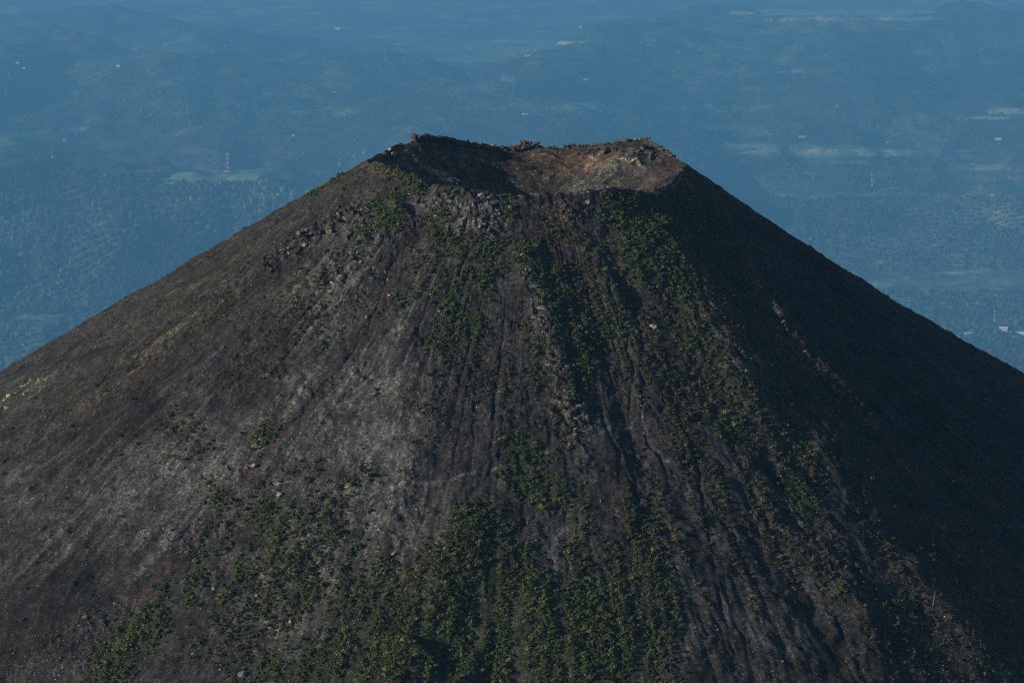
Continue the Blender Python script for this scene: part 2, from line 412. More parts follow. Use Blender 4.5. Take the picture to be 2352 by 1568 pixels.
# surface colours: (cx, cy, rx, ry, rot, colour, amount)
C = dict(cinder=(.044,.042,.039), scree=(.132,.131,.121), brown=(.038,.034,.028), dark=(.017,.0155,.014), red=(.055,.036,.037), purple=(.037,.032,.037),
         straw=(.095,.08,.04), soil=(.046,.056,.024), tan=(.135,.092,.064), green=(.085,.085,.066), pale=(.17,.155,.105), rust=(.085,.052,.039),
         umber=(.052,.040,.031), rib=(.105,.085,.072), shade_rubble=(.020,.019,.018))
PAINT = [
 (600,700,800,150,-33,'brown',.8),(350,820,420,50,-33,'umber',.7),(250,1000,330,60,-38,'dark',.75),(430,930,260,45,-36,'dark',.85),(330,970,260,34,-38,'dark',.85),(560,800,200,60,-36,'purple',.5),
 (800,600,130,90,-50,'scree',.55),(860,580,50,60,-40,'green',.5),(790,680,70,50,-40,'scree',.4),
 (720,930,140,90,-45,'scree',.9),(880,980,110,200,10,'scree',.95),(560,1080,200,80,-40,'scree',.75),(300,1120,260,70,-38,'scree',.7),(380,1200,200,60,-35,'scree',.7),
 (60,1150,160,120,-38,'scree',.35),(430,900,60,90,50,'scree',.3),
 (150,1330,240,70,-35,'dark',.6),(60,1420,160,90,-30,'dark',.6),(250,1400,160,50,-38,'cinder',.7),(230,1450,130,50,-35,'shade_rubble',.5),(90,1400,300,170,-35,'dark',.6),(60,1230,200,80,-38,'cinder',.6),
 (760,1200,120,130,-20,'scree',.7),(660,1350,160,120,-25,'scree',.65),(900,1200,80,90,0,'scree',.7),(1020,1130,100,50,0,'scree',.5),
 (380,775,60,14,-40,'pale',.6),(65,895,40,16,-42,'pale',.6),(20,935,40,14,-35,'pale',.4),(210,870,60,8,-35,'straw',.5),(480,640,140,9,-33,'straw',.6),(330,720,120,8,-33,'straw',.5),
 (1020,470,90,22,5,'scree',.4),(1095,510,90,45,10,'scree',.6),(960,490,28,50,15,'scree',.55),(1060,545,60,30,-40,'scree',.6),(985,600,80,50,-50,'scree',.4),(1000,640,50,50,-50,'cinder',.6),
 (900,400,90,16,18,'straw',.75),(860,386,40,10,5,'rust',.55),(1000,436,60,6,3,'straw',.5),(770,395,110,9,-28,'umber',.8),
 (1280,520,60,90,20,'rust',.5),(1240,470,60,30,0,'purple',.5),(1340,450,90,14,0,'rust',.55),(1290,640,40,90,-25,'umber',.6),(1340,610,60,60,0,'umber',.6),
 (960,800,60,80,-20,'purple',.7),(1090,880,110,80,-20,'purple',.8),(1040,960,60,120,10,'purple',.8),(1160,850,60,60,0,'purple',.6),(1150,960,90,60,-20,'purple',.7),
 (1260,800,40,140,-20,'cinder',.8),(1310,940,40,90,-15,'scree',.6),(1230,700,24,90,-12,'scree',.5),
 (1390,590,26,50,-20,'scree',.7),(1440,700,40,120,-12,'purple',.6),(1500,900,40,200,-14,'purple',.7),(1600,1130,30,160,-14,'purple',.8),(1660,1400,40,200,-16,'purple',.9),
 (1360,1130,40,90,-20,'scree',.4),(1290,1260,50,70,-20,'scree',.8),(1330,1350,70,40,30,'scree',.5),(1400,1150,30,90,-20,'purple',.6),(1570,1130,18,90,-20,'scree',.5),
 (1690,800,40,110,-35,'scree',.75),(1760,940,26,90,-30,'scree',.6),(1780,1020,60,60,0,'umber',.4),(1740,1110,50,90,-20,'scree',.35),
 (1810,1300,60,160,-20,'scree',.45),(1560,1380,40,140,-15,'scree',.5),(1760,1450,90,120,-15,'scree',.45),(1760,1230,50,90,-15,'umber',.6),
 (1785,700,14,90,-30,'rib',.9),(1830,800,12,60,-35,'rib',.85),(1900,870,8,80,-50,'rib',.7),(1975,940,7,60,-45,'rib',.5),
 (2100,900,480,130,36,'shade_rubble',.7),(2100,1150,300,160,40,'shade_rubble',.5),(1600,430,60,30,30,'rust',.4),(1920,640,300,26,36,'shade_rubble',.9),  # right flank near-black, its shade deepened in the colour
 (2020,1450,60,140,-22,'shade_rubble',.5),(2150,1500,160,120,30,'cinder',.3),
]
INNER = [
 (1000,390,170,70,20,'umber',.8),(980,340,140,16,10,'dark',.5),(930,370,50,20,25,'red',.7),(1060,350,14,40,-25,'scree',.6),(1010,400,50,10,25,'scree',.6),(1110,380,40,14,30,'scree',.5),(960,395,60,8,30,'rust',.5),(1260,362,130,20,3,'tan',.85),(1330,372,90,26,-12,'tan',.7),(1150,362,70,18,10,'rust',.6),
 (1200,390,110,40,10,'umber',.7),(1290,400,120,40,-25,'rust',.45),(1230,425,100,22,-10,'green',.35),(1380,400,170,20,-33,'green',.8),(1340,425,110,14,-25,'green',.8),(1450,400,110,12,-33,'green',.5),
 (1130,410,60,30,0,'dark',.6),(1470,350,40,14,0,'dark',.8),(1490,372,60,10,10,'dark',.6),(1520,400,60,22,-40,'rust',.7),(1545,400,30,34,40,'purple',.7),(1400,345,100,10,-5,'umber',.7),
 (1440,370,30,5,12,'pale',.9),(1460,412,90,10,-35,'umber',.6),(1060,420,60,14,10,'cinder',.6),(1530,370,50,16,25,'umber',.6),(1470,322,60,6,3,'rust',.7),
]
REDS = [  # rusty slide tracks: points, half width start, end
 ([(960,525),(925,575),(890,640),(868,700),(850,745),(800,812),(740,890),(660,990),(590,1070),(520,1150),(450,1225),(380,1300),(320,1375),(255,1440)], 14, 19, 'red', .95),
 ([(945,500),(935,560),(905,630)], 9, 8, 'red', .9),
 ([(800,812),(700,960),(640,1060),(610,1120)], 6, 10, 'purple', .8),
 ([(700,860),(640,950),(580,1020)], 6, 4, 'dark', .7),
]
TRAIL = [[(820,1142),(885,1124),(960,1112),(1010,1105),(1060,1092),(1120,1080),(1180,1062)],[(1250,1036),(1290,1027),(1340,1011),(1385,992),(1400,982),(1450,966)],
         [(1545,432),(1560,412),(1570,392)],[(1190,448),(1300,447),(1400,438)]]

def surface_colour(x, y, z, u, v, outer, ph, r, rock, fl, wo):
    n = len(x); col = np.empty((n, 3)); col[:] = C['cinder']
    # fingers down the fall line: look the patches up a little higher or lower on the slope
    sh = 46 * perlin(ph * 48, r / 160.0, 93) + 26 * perlin(ph * 120, r / 90.0, 94)
    r2 = np.maximum(r + np.where(outer, sh * sstep(4, 120, r - 127), 0), 3)
    us, vs = project(CX + r2 * np.sin(ph), -r2 * np.cos(ph), base(CX + r2 * np.sin(ph), -r2 * np.cos(ph))[0] + (z - base(x, y)[0]))
    us = np.where(outer, us, u); vs = np.where(outer, vs, v)
    uw = us + 9 * perlin(x / 16, y / 16, 31) + 4 * perlin(x / 5, y / 5, 33); vw = vs + 9 * perlin(x / 16, y / 16, 32) + 4 * perlin(x / 5, y / 5, 34)
    tex = fbm(x / 6, y / 6, 2, 36); big = fbm(x / 40, y / 40, 2, 37)
    streak = fl + .7 * perlin(ph * 300, r / 40.0, 38) + .5 * perlin(ph * 140, r / 60.0, 39)
    def mix(w, c):
        w = np.clip(w, 0, 1)[:, None]; col[:] = col * (1 - w) + np.array(C[c]) * w
    front = (y < 160) & (r < 900)
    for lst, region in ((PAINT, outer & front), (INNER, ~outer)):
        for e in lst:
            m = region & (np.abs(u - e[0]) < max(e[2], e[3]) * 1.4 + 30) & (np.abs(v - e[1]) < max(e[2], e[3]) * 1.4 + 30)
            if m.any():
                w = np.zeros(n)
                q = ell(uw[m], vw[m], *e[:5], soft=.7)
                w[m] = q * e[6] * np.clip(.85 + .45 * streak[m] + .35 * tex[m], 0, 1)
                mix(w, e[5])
    # darker and paler runs down the fall line
    f = np.clip(1 + .3 * streak + .3 * tex + .22 * big, .35, 2.0); col *= f[:, None]
    mix(np.where(outer & front, sstep(.35, .75, perlin(ph * 90, r / 70.0, 41)) * .35, 0), 'dark')
    mix(np.where(outer, sstep(.25, .7, tex + .3 * big) * .25, 0), 'brown')
    mix(np.where(outer & front & (ph > .3), sstep(.1, .8, perlin(ph * 170, r / 240.0, 43) + .5 * perlin(ph * 60, r / 90.0, 42)) * .8, 0), 'cinder')
    mix(np.where(outer & front & (ph > .45), sstep(.3, .8, perlin(ph * 110 + .4 * perlin(x / 20, y / 20, 51), r / 140.0, 50)) * .5, 0), 'scree')
    for pts, w0, w1, c, a in REDS:
        d, s = stroke(u + 5 * perlin(x / 12, y / 12, 31), v, pts, 60)
        mix(np.where(outer, a * sstep(1.3, .4, d / (w0 + (w1 - w0) * s)) * np.clip(.88 + .4 * tex + .35 * streak, 0, 1), 0), c)
    g, dr = veg(uw * .5 + u * .5, vw * .5 + v * .5)
    mix(np.where(outer & front, np.clip(g * .9, 0, .85), 0), 'soil')
    mix(np.where(outer & front, np.clip(dr - g * .4, 0, 1) * .8 * sstep(-.3, .4, tex), 0), 'straw')
    for pts in TRAIL:
        d, s = stroke(u, v, pts, 20)
        mix(np.where(front, .9 * sstep(3.4, 1.6, d), 0), 'scree')
    for pts, w, h in GULLY:
        d, s = stroke(u + 7 * perlin(x / 13, y / 13, 90) + 3 * perlin(x / 5, y / 5, 91), v, pts, 3 * w)
        mix(np.where(outer & front, .35 * np.exp(-(d / w) ** 2), 0), 'dark')
    ra, rb, rc = rills(ph, r)
    mix(np.where(outer & front, .45 * ra + .3 * rb + .2 * rc, 0), 'dark')
    # stones: paler caps of single blocks
    v1, e1, v2, e2 = wo
    k = 1 + rock * ((v1 - .45) * 1.2 + (v2 - .5) * .9)
    k = k * (1 - .35 * rock * sstep(.12, .02, e1))
    col *= np.clip(k, .4, 2.4)[:, None]
    return np.clip(col * np.where(outer, .50, .54 + .5 * sstep(-.1, -.5, np.sin(ph)))[:, None], .005, .5)  # left inner crater wall paler, its shadow lifted in the colour

# ------------------------------------------------------------------ volcano
def build_volcano():
    pa = np.radians(np.linspace(-101, 101, 1500)); pb = np.radians(np.linspace(101, 259, 90)[1:-1])
    ph = np.concatenate([pa, pb])
    ri = 127.0 * np.linspace(.015, 1, 150) ** .8
    t = np.concatenate([np.arange(.5, 60, .75), np.arange(60, 330, .95), np.arange(330, 780, 1.2)])
    ro = np.concatenate([127 + t, np.geomspace(915, 22000, 30)])
    rr = np.concatenate([ri, ro])
    P, Q = np.meshgrid(ph, rr)
    x = (CX + Q * np.sin(P)).ravel(); y = (-Q * np.cos(P)).ravel()
    z, outer, u, v, p2, r2, rock, fl, wo = relief(x, y)
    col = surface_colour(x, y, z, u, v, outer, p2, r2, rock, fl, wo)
    nc, nr = len(ph), len(rr)
    j = np.arange(nc); jn = (j + 1) % nc
    rows = (np.arange(nr - 1) * nc)[:, None]
    q = np.stack([rows + j, rows + nc + j, rows + nc + jn, rows + jn], -1).reshape(-1, 4)
    V = np.stack([x, y, z], 1)
    c0 = len(V); V = np.vstack([V, [[CX, 0, z[:nc].mean()]]]); col = np.vstack([col, col[:1]])
    me = mesh_from('volcano', V, q, col, True)
    o = link('volcano', me, M_VOLC)
    # close the tiny hole on the crater floor
    bm = bmesh.new(); bm.from_mesh(me); bm.verts.ensure_lookup_table()
    for k in range(nc): bm.faces.new((bm.verts[c0], bm.verts[k], bm.verts[(k + 1) % nc]))
    bm.to_mesh(me); bm.free()
    tag(o, 'dark volcanic cone of cinder and lava with an open crater at its top', 'volcano', kind='structure')
build_volcano()

# ------------------------------------------------------------------ valley
def dep(v): return PITCH + np.arctan((np.asarray(v, float) - H0 / 2) / F)
HC = CAM[2] - PLAIN
RIDGE = [  # crest, how far below the crest its foot would be seen, widths front/back (m)
 ([(-80,378),(0,385),(150,384),(330,398),(480,412),(600,424),(690,431),(800,470),(950,560)], 220, 5600, 2300),
 ([(360,430),(400,404),(450,395),(505,391),(560,399),(600,417),(640,440)], 45, 1500, 1300),
 ([(-80,262),(0,264),(130,266),(200,262),(290,255),(370,256),(430,268),(500,281),(560,274),(680,277),(740,290),(850,300),(950,325)], 130, 6000, 2600),
 ([(-80,170),(0,140),(60,106),(130,92),(230,95),(300,118),(370,148),(430,152),(520,150),(640,148),(720,138),(820,140),(900,142),(1000,155),(1100,180),(1200,212),(1300,250)], 165, 9500, 4500),
 ([(-80,60),(100,50),(260,40),(370,50),(470,80)], 90, 5000, 4000),
 ([(1220,150),(1290,118),(1420,78),(1560,50),(1700,42),(1800,55),(1950,62),(2100,45),(2180,30),(2250,26),(2352,40),(2430,45)], 165, 11000, 5000),
 ([(1540,165),(1620,142),(1700,124),(1780,127),(1900,152),(2000,180)], 90, 5000, 3500),
 ([(1640,480),(1700,470),(1800,462),(1950,456),(2150,450),(2430,440)], 45, 2200, 900),
 ([(1000,330),(1200,300),(1500,290),(1700,300)], 20, 3000, 1500),
]
RID = []
for pts, dv, wf, wb in RIDGE:
    p = np.array(pts, float); a, b, c = direction(p[:, 0], p[:, 1])
    az = np.arctan2(a, b)
    dr = HC / np.tan(dep(p[:, 1] + dv)); el = -c / np.hypot(a, b)
    RID.append((az, dr, np.maximum(HC - dr * el, 0), wf * K, wb * K))

def valley(x, y, fine=True):
    dx, dy = x - CAM[0], y - CAM[1]
    d = np.hypot(dx, dy); az = np.arctan2(dx, dy)
    z = np.zeros(np.shape(x))
    for a, dr, h, wf, wb in RID:
        D = np.interp(az, a, dr); Hh = np.interp(az, a, h)
        pad = R(1.6)
        Hh = Hh * sstep(a[0] - 3 * pad, a[0], az) * sstep(a[-1] + 3 * pad, a[-1], az)
        D = D + 500 * K * perlin(az * 60, d / (9000 * K), 50)
        w = np.where(d < D, wf, wb)
        z = np.maximum(z, Hh * np.exp(-((d - D) / w) ** 2))
    z = z / K; x, y = x / K, y / K
    rough = .25 + 2.0 * np.minimum(z / 500, 1)
    z = z + rough * (90 * fbm(x / 2600, y / 2600, 3, 52) + 22 * perlin(x / 420, y / 420, 55))
    if fine: z = z + (14 * perlin(x / 150, y / 150, 56) + 9 * perlin(x / 70, y / 70, 57)) * (.4 + .6 * np.minimum(z / 300 + .3, 1))
    return PLAIN + (z + 60) * K

FIELDS = [  # cx, cy, rx, ry, colour, amount
 (1210,98,125,4,'hay',.9),(1900,30,230,7,'hay',.8),(1980,44,200,4,'hay',.9),(1640,250,120,8,'grass',.7),(1480,246,200,10,'grass',.4),(2320,256,50,8,'hay',1),(2280,271,60,3,'hay',.9),
 (1820,338,220,5,'grass',.8),(1960,350,250,8,'hay',.85),(1850,358,120,5,'grass',.7),(2080,346,140,4,'hay',.9),(1720,332,120,4,'grass',.6),(1680,372,60,5,'earth',.5),(1940,372,90,4,'grass',.6),(2270,384,110,7,'hay',.6),
 (1740,446,90,6,'earth',.5),(1850,452,70,4,'grass',.6),(2000,445,110,4,'hay',.4),(2035,650,36,9,'hay',.9),(2195,627,42,4,'hay',.9),(2250,650,70,6,'grass',.8),(2230,666,60,7,'hay',.6),(2120,652,60,4,'grass',.7),(2000,628,60,5,'grass',.5),
 (495,405,110,13,'grass',.95),(360,394,50,3,'hay',.8),(35,318,60,13,'grass',.7),(175,298,30,4,'hay',.6),(250,336,40,7,'grass',.5),(450,347,55,9,'earth',.6),(640,372,36,34,'earth',.35),(400,262,30,5,'grass',.5),(250,280,60,5,'grass',.3),
 (140,88,22,5,'earth',.9),(110,728,70,6,'hay',.7),(150,738,60,4,'grass',.7),(110,700,30,10,'earth',.5),(440,537,30,3,'earth',.5),(60,760,90,12,'grass',.3),(300,740,60,8,'grass',.4),
 (1160,190,22,14,'grass',.6),(1190,220,30,8,'grass',.5),(1075,205,60,8,'grass',.3),(760,175,40,12,'grass',.4),(740,255,70,10,'grass',.5),(620,220,30,6,'grass',.4),(1120,245,60,8,'grass',.3),(1190,248,20,10,'earth',.4),
 (1840,340,20,3,'earth',.8),(1750,205,60,5,'hay',.3),(1640,168,40,5,'hay',.4),(1850,165,60,4,'hay',.4),(2100,230,120,4,'hay',.25),(1450,140,20,3,'hay',.8),(1230,145,22,4,'grass',.6),(980,112,60,5,'hay',.4),(870,85,70,5,'hay',.3),(1000,60,90,5,'hay',.25),
]
FC = dict(hay=(.27,.31,.20), grass=(.15,.23,.11), earth=(.16,.11,.085))
def build_valley():
    azd = np.radians(np.linspace(-18, 18, 1050)); azc = np.radians(np.linspace(18, 342, 160)[1:-1])
    az = np.concatenate([azd, azc])
    vv = np.linspace(960, -110, 780)
    dd = np.concatenate([np.array([300., 4000, 9000, 15000, 21000, 26000]), HC / np.tan(dep(vv)), np.array([165000., 190000])])
    A, D = np.meshgrid(az, dd)
    x = (CAM[0] + D * np.sin(A)).ravel(); y = (CAM[1] + D * np.cos(A)).ravel()
    z = valley(x, y)
    z = np.where(D.ravel() < 36000, np.minimum(z, PLAIN), z)
    u, v = project(x, y, z)
    n = len(x); col = np.empty((n, 3)); col[:] = (.033, .044, .025)
    X0, Y0 = x, y; x, y = x / K, y / K
    _, cv, ce = worley(x / 900, y / 1500, 5); _, cv2, ce2 = worley(x / 340, y / 600, 6)
    b = fbm(x / 5200, y / 5200, 3, 60)
    wood = fbm(x / 2200, y / 3600, 3, 65)
    flat = sstep(500, 120, (z - PLAIN) / K - 60)
    def mix(w, c): 
        w = np.clip(w, 0, 1)[:, None]; col[:] = col * (1 - w) + np.array(c) * w
    mix(flat * .75 * sstep(-.35, .5, wood), (.14, .155, .095))
    mix(sstep(.62, .72, cv + .35 * b) * (.15 + .4 * flat), (.10, .14, .06))
    mix(sstep(.80, .86, cv + .25 * b) * (.12 + .5 * flat), (.24, .26, .14))
    mix(sstep(.84, .9, cv2 + .2 * b) * (.12 + .45 * flat), (.26, .28, .15))
    mix(sstep(.93, .97, cv2) * (.1 + .4 * flat), (.30, .18, .13))
    mix(sstep(.06, .02, ce) * .35, (.025, .038, .02))
    uw = u + 14 * perlin(x / 700, y / 1200, 61) + 6 * perlin(x / 200, y / 400, 63); vw = v + 1.6 * perlin(x / 900, y / 2200, 62)
    for cx, cy, rx, ry, c, a in FIELDS:
        m = (np.abs(u - cx) < rx * 1.5 + 30) & (np.abs(v - cy) < ry * 1.5 + 10)
        w = np.zeros(n); a_, b_ = (uw[m] - cx) / rx, (vw[m] - cy) / ry
        w[m] = sstep(1.08, .92, np.maximum(np.abs(a_ + .25 * b_), np.abs(b_ + .35 * a_ * (1 if cx % 2 else -1)))) * a * np.clip(.6 + .9 * cv2[m], .45, 1) * sstep(.015, .05, ce2[m] + .03)
        mix(w, FC[c])
    mix(sstep(.25, .6, perlin(x / 300, y / 700, 64)) * .35, (.03, .045, .024))
    nc, nr = len(az), len(dd)
    j = np.arange(nc); jn = (j + 1) % nc; rows = (np.arange(nr - 1) * nc)[:, None]
    q = np.stack([rows + j, rows + nc + j, rows + nc + jn, rows + jn], -1).reshape(-1, 4)[:, ::-1]
    o = link('valley_ground', mesh_from('valley_ground', np.stack([X0, Y0, z], 1), q, col, True), M_LAND)
    tag(o, 'wide hazy valley of low hills, woods and farm fields behind the volcano', 'valley', kind='structure')
build_valley()

def hit_valley(u, v):
    u = np.atleast_1d(np.asarray(u, float)); v = np.atleast_1d(np.asarray(v, float))
    a, b, c = direction(u, v); t = np.full(u.shape, np.nan); op = np.ones(u.shape, bool)
    for tt in np.geomspace(27000, 105000, 380) * K:
        k = op & (CAM[2] + c * tt < valley(CAM[0] + a * tt, CAM[1] + b * tt, False))
        t[k] = tt * .998; op &= ~k
    x, y = CAM[0] + a * t, CAM[1] + b * t
    z = np.full(t.shape, np.nan); k = ~np.isnan(t); z[k] = valley(x[k], y[k])
    return np.stack([x, y, z], 1)

# ------------------------------------------------------------------ templates
def rock_template(seed, squash=(1, .85, .7), n=16):
    r = np.random.default_rng(seed)
    bm = bmesh.new()
    for _ in range(n):
        p = r.normal(size=3); p /= np.linalg.norm(p); p = np.sign(p) * np.abs(p) ** .75 * r.uniform(.75, 1.05)
        bm.verts.new(p * np.array(squash))
    res = bmesh.ops.convex_hull(bm, input=bm.verts[:])
    bmesh.ops.delete(bm, geom=[g for g in bm.verts if not g.link_faces], context='VERTS')
    bmesh.ops.triangulate(bm, faces=bm.faces[:])
    bm.verts.index_update()
    V = np.array([v.co[:] for v in bm.verts]); Fc = np.array([[q.index for q in f.verts] for f in bm.faces]); bm.free()
    return V, Fc

def leaf_template(seed, clumps=6, per=22, leaf=.17, tint=(.06, .09, .03), vary=.4, flat=.75, spiky=0.0):
    """a shrub of unit radius: leaf faces spread through several uneven clumps"""
    r = np.random.default_rng(seed); V, Q, Cc = [], [], []
    for k in range(clumps):
        a = r.uniform(0, 2 * np.pi); rad = r.uniform(.1, .8) if k else 0
        c = np.array([rad * math.cos(a), rad * math.sin(a), r.uniform(.25, .75) * flat]); s = r.uniform(.28, .56)
        tone = 1 + r.uniform(-vary, vary); hue = r.uniform(-.13, .13)
        for _ in range(per):
            d = r.normal(size=3); d[2] = abs(d[2]) * .9 - .25; d /= np.linalg.norm(d)
            p = c + d * s * r.uniform(.55, 1.08) * np.array([1, 1, flat + spiky])
            p[2] = max(p[2], .02)
            n = d + r.normal(size=3) * .55; n /= np.linalg.norm(n)
            t = np.cross(n, r.normal(size=3)); t /= np.linalg.norm(t); b = np.cross(n, t)
            l = leaf * r.uniform(.6, 1.5); w = l * r.uniform(.5, .9)
            i = len(V); V += [p - t * l, p + b * w, p + t * l * 1.1, p - b * w]; Q.append((i, i + 1, i + 2, i + 3))
            q = tone * (1 + r.uniform(-.25, .25)); Cc += [np.array([tint[0] * (1 + hue), tint[1], tint[2] * (1 - hue)]) * q] * 4
    return np.array(V), np.array(Q), np.array(Cc)

GREEN = [leaf_template(s, 6, 26, .17, (.080, .115, .034)) for s in range(4)] + [leaf_template(s + 10, 6, 26, .17, (.125, .145, .044)) for s in range(2)]
DRY = [leaf_template(s + 20, 5, 24, .16, (.125, .108, .048), .35, .8) for s in range(4)]
GREEN_S = [leaf_template(s + 40, 5, 15, .22, (.076, .108, .033)) for s in range(4)] + [leaf_template(s + 50, 5, 15, .22, (.12, .138, .045)) for s in range(3)]
DRY_S = [leaf_template(s + 60, 4, 12, .21, (.122, .105, .047), .4, .8) for s in range(4)] + [leaf_template(s + 70, 4, 12, .21, (.112, .088, .048), .4, .8) for s in range(2)]
ROCKS = [rock_template(s, (1, random.uniform(.7, .95), random.uniform(.55, .8)), random.choice((12, 16, 20))) for s in range(10)]

def scatter_mesh(name, temps, pts, size, cols, mat, sink=.15, tilt=0.0, squash=None):
    """one mesh of many small copies (numpy); cols: per-copy colour factor (n,3) or absolute when template has none"""
    Vs, Qs, Cs = [], [], []; off = 0
    pick = rng.integers(0, len(temps), len(pts))
    for k, tpl in enumerate(temps):
        ix = np.nonzero(pick == k)[0]
        if not len(ix): continue
        V, Q = tpl[0], tpl[1]; n = len(ix)
        a = rng.uniform(0, 2 * np.pi, n); c, s = np.cos(a), np.sin(a)
        X = V[None, :, 0] * c[:, None] - V[None, :, 1] * s[:, None]; Y = V[None, :, 0] * s[:, None] + V[None, :, 1] * c[:, None]
        Zz = np.repeat(V[None, :, 2], n, 0)
        if tilt:
            tx = rng.normal(0, tilt, n)[:, None]; ty = rng.normal(0, tilt, n)[:, None]
            X, Zz = X * np.cos(tx) - Zz * np.sin(tx), X * np.sin(tx) + Zz * np.cos(tx)
            Y, Zz = Y * np.cos(ty) - Zz * np.sin(ty), Y * np.sin(ty) + Zz * np.cos(ty)
        sz = size[ix][:, None]
        hz = sz * (1 if squash is None else squash[ix][:, None])
        P = np.stack([X * sz + pts[ix, 0:1], Y * sz + pts[ix, 1:2], Zz * hz + pts[ix, 2:3] - sink * sz], -1).reshape(-1, 3)
        Vs.append(P); m = len(V)
        Qs.append((Q[None] + (off + np.arange(n) * m)[:, None, None]).reshape(-1, Q.shape[1])); off += n * m
        if len(tpl) > 2: cc = tpl[2][None] * cols[ix][:, None, :]
        else: cc = np.repeat(cols[ix][:, None, :], m, 1)
        Cs.append(cc.reshape(-1, 3))
    return mesh_from(name, np.vstack(Vs), np.vstack(Qs), np.vstack(Cs), False)

# ------------------------------------------------------------------ shrubs
AREAS = [
 ((890,405,150,45), 'on the grassy left shoulder of the crater rim'),
 ((880,500,75,75), 'in the dark strip running down from the left rim notch'),
 ((1050,515,110,75), 'among pale rubble just below the near crater rim'),
 ((1175,475,30,45), 'in the short dark column under the middle of the near rim'),
 ((1085,690,125,165), 'in the thicket left of the central lava spine'),
 ((1300,740,100,200), 'in the hollow just right of the central lava spine'),
 ((1400,720,60,110), 'in the strip between two gullies right of the lava spine'),
 ((1550,540,190,130), 'in the dense thicket below the right crater rim'),
 ((1700,850,200,260), 'on the furrowed slope left of the pale rock rib'),
 ((1220,1070,140,90), 'in the thicket the faint footpath runs behind'),
 ((1050,1400,400,260), 'on the overgrown spur at the bottom centre'),
 ((1500,1340,230,260), 'between the dark gullies right of the overgrown spur'),
 ((620,1190,110,90), 'in the isolated green patch right of the red slide track'),
 ((600,1000,90,60), 'in the small patch left of the red slide track'),
 ((310,1470,140,110), 'in the corner thicket at the foot of the red slide track'),
 ((530,1330,160,110), 'among boulders right of the lower red slide track'),
]
def area(u, v):
    best, w = None, 1.0
    for (cx, cy, rx, ry), t in AREAS:
        q = ((u - cx) / rx) ** 2 + ((v - cy) / ry) ** 2
        if q < w: best, w = t, q
    if best: return best
    if u > 1900: return 'on the dark shaded right flank'
    if u < 1000 and v < 900: return 'thinly scattered on the stony left flank'
    if u < 1000: return 'standing apart on the grey scree of the left slope'
    return 'standing apart on bare cinder in the middle of the slope'

def scatter_shrubs():
    n = 330000
    u = rng.uniform(-60, W0 + 60, n); v = rng.uniform(370, H0 + 50, n)
    g, d = veg(u + rng.normal(0, 5, n), v + rng.normal(0, 5, n))
    clump = perlin(u / 26, v / 20, 70) + .5 * perlin(u / 11, v / 9, 71)
    g = g * np.clip(.85 + 1.0 * clump, 0, 1); d = d * np.clip(.65 + 1.3 * clump, 0, 1) + .002
    p = rng.random(n)
    isg = p < g * .85; isd = (~isg) & (rng.random(n) < d * 1.1)
    k = isg | isd; u, v, isg = u[k], v[k], isg[k]
    P = hit(u, v); ok = ~np.isnan(P[:, 2]); P, u, v, isg = P[ok], u[ok], v[ok], isg[ok]
    ph, r = polar(P[:, 0], P[:, 1])
    ln = .62 + 1.1 * perlin(ph * 40, r / 130.0, 95) + .6 * perlin(ph * 95, r / 80.0, 96)
    ok = (r > 122) & (rng.random(len(r)) < np.maximum(ln, sstep(230, 150, r) * .8)); P, u, v, isg = P[ok], u[ok], v[ok], isg[ok]
    size = np.where(isg, rng.uniform(.8, 2.1, len(u)), rng.uniform(.75, 1.8, len(u))) * rng.choice([.65, .85, 1, 1.25, 1.55], len(u))
    dist = np.hypot(P[:, 1] - CAM[1], P[:, 0]); app = size / dist
    inside = (u > 8) & (u < W0 - 8) & (v < H0 - 8)
    return P, u, v, isg, size, app * inside

P, su, sv, isg, ssz, app = scatter_shrubs()
LEAFM = {}
def single_shrub(p, size, green, label, group, ti=None):
    key = (green, ti if ti is not None else random.randrange(6 if green else 4))
    if key not in LEAFM:
        t = (GREEN if green else DRY)[key[1]]
        me = mesh_from('leafy_shrub' if green else 'dry_shrub', *t, False); me.materials.append(M_LEAF); LEAFM[key] = me
    o = bpy.data.objects.new('leafy_shrub' if green else 'dry_shrub', LEAFM[key]); COL.objects.link(o)
    o.location = (p[0], p[1], p[2] - .2); o.scale = (size, size, size * random.uniform(.8, 1.15)); o.rotation_euler = (0, 0, random.uniform(0, 6.28))
    return tag(o, label, 'shrub', group)

chosen = np.zeros(len(su), bool)
for green, cnt in ((True, 285), (False, 285)):
    ix = np.nonzero((isg == green) & (app > 0))[0]
    ix = ix[np.argsort(-app[ix])][:cnt]; chosen[ix] = True
    for i in ix:
        a = area(su[i], sv[i]); kd = 'dark green leafy' if green else 'olive brown dry'
        single_shrub(P[i], ssz[i], bool(green), f'{kd} shrub {a}', ('green shrubs ' if green else 'dry shrubs ') + a)
# conspicuous single shrubs
for u_, v_, s_, g_, lab in [
    (983,864,2.9,False,'left of two round olive shrubs standing side by side on purple cinder'),
    (1006,864,2.9,False,'right of two round olive shrubs standing side by side on purple cinder'),
    (848,1092,3.6,True,'large lone green shrub with a long shadow on the grey middle scree'),
    (744,797,3.6,True,'round bright green shrub alone on the purple left slope'),
    (926,690,4.2,True,'big bright green shrub beside the upper red slide track'),
    (957,683,2.4,True,'small dark green shrub just right of the big one by the red slide track'),
    (1045,441,3.4,True,'bright green bush standing up on the near crater rim'),
    (1031,555,3.0,True,'lone dark bush on the grey rubble right of the upper green blob'),
    (695,588,2.4,True,'small dark green bush among the lava blocks of the upper left slope'),
    (860,893,2.6,True,'green shrub above the stones on the middle scree'),
    (2195,1462,1.6,False,'olive tussock left of the bare dead trunk on the shaded flank')]:
    q = hit([u_], [v_])[0]
    single_shrub(q, s_, g_, lab, 'single shrubs standing apart', 1)
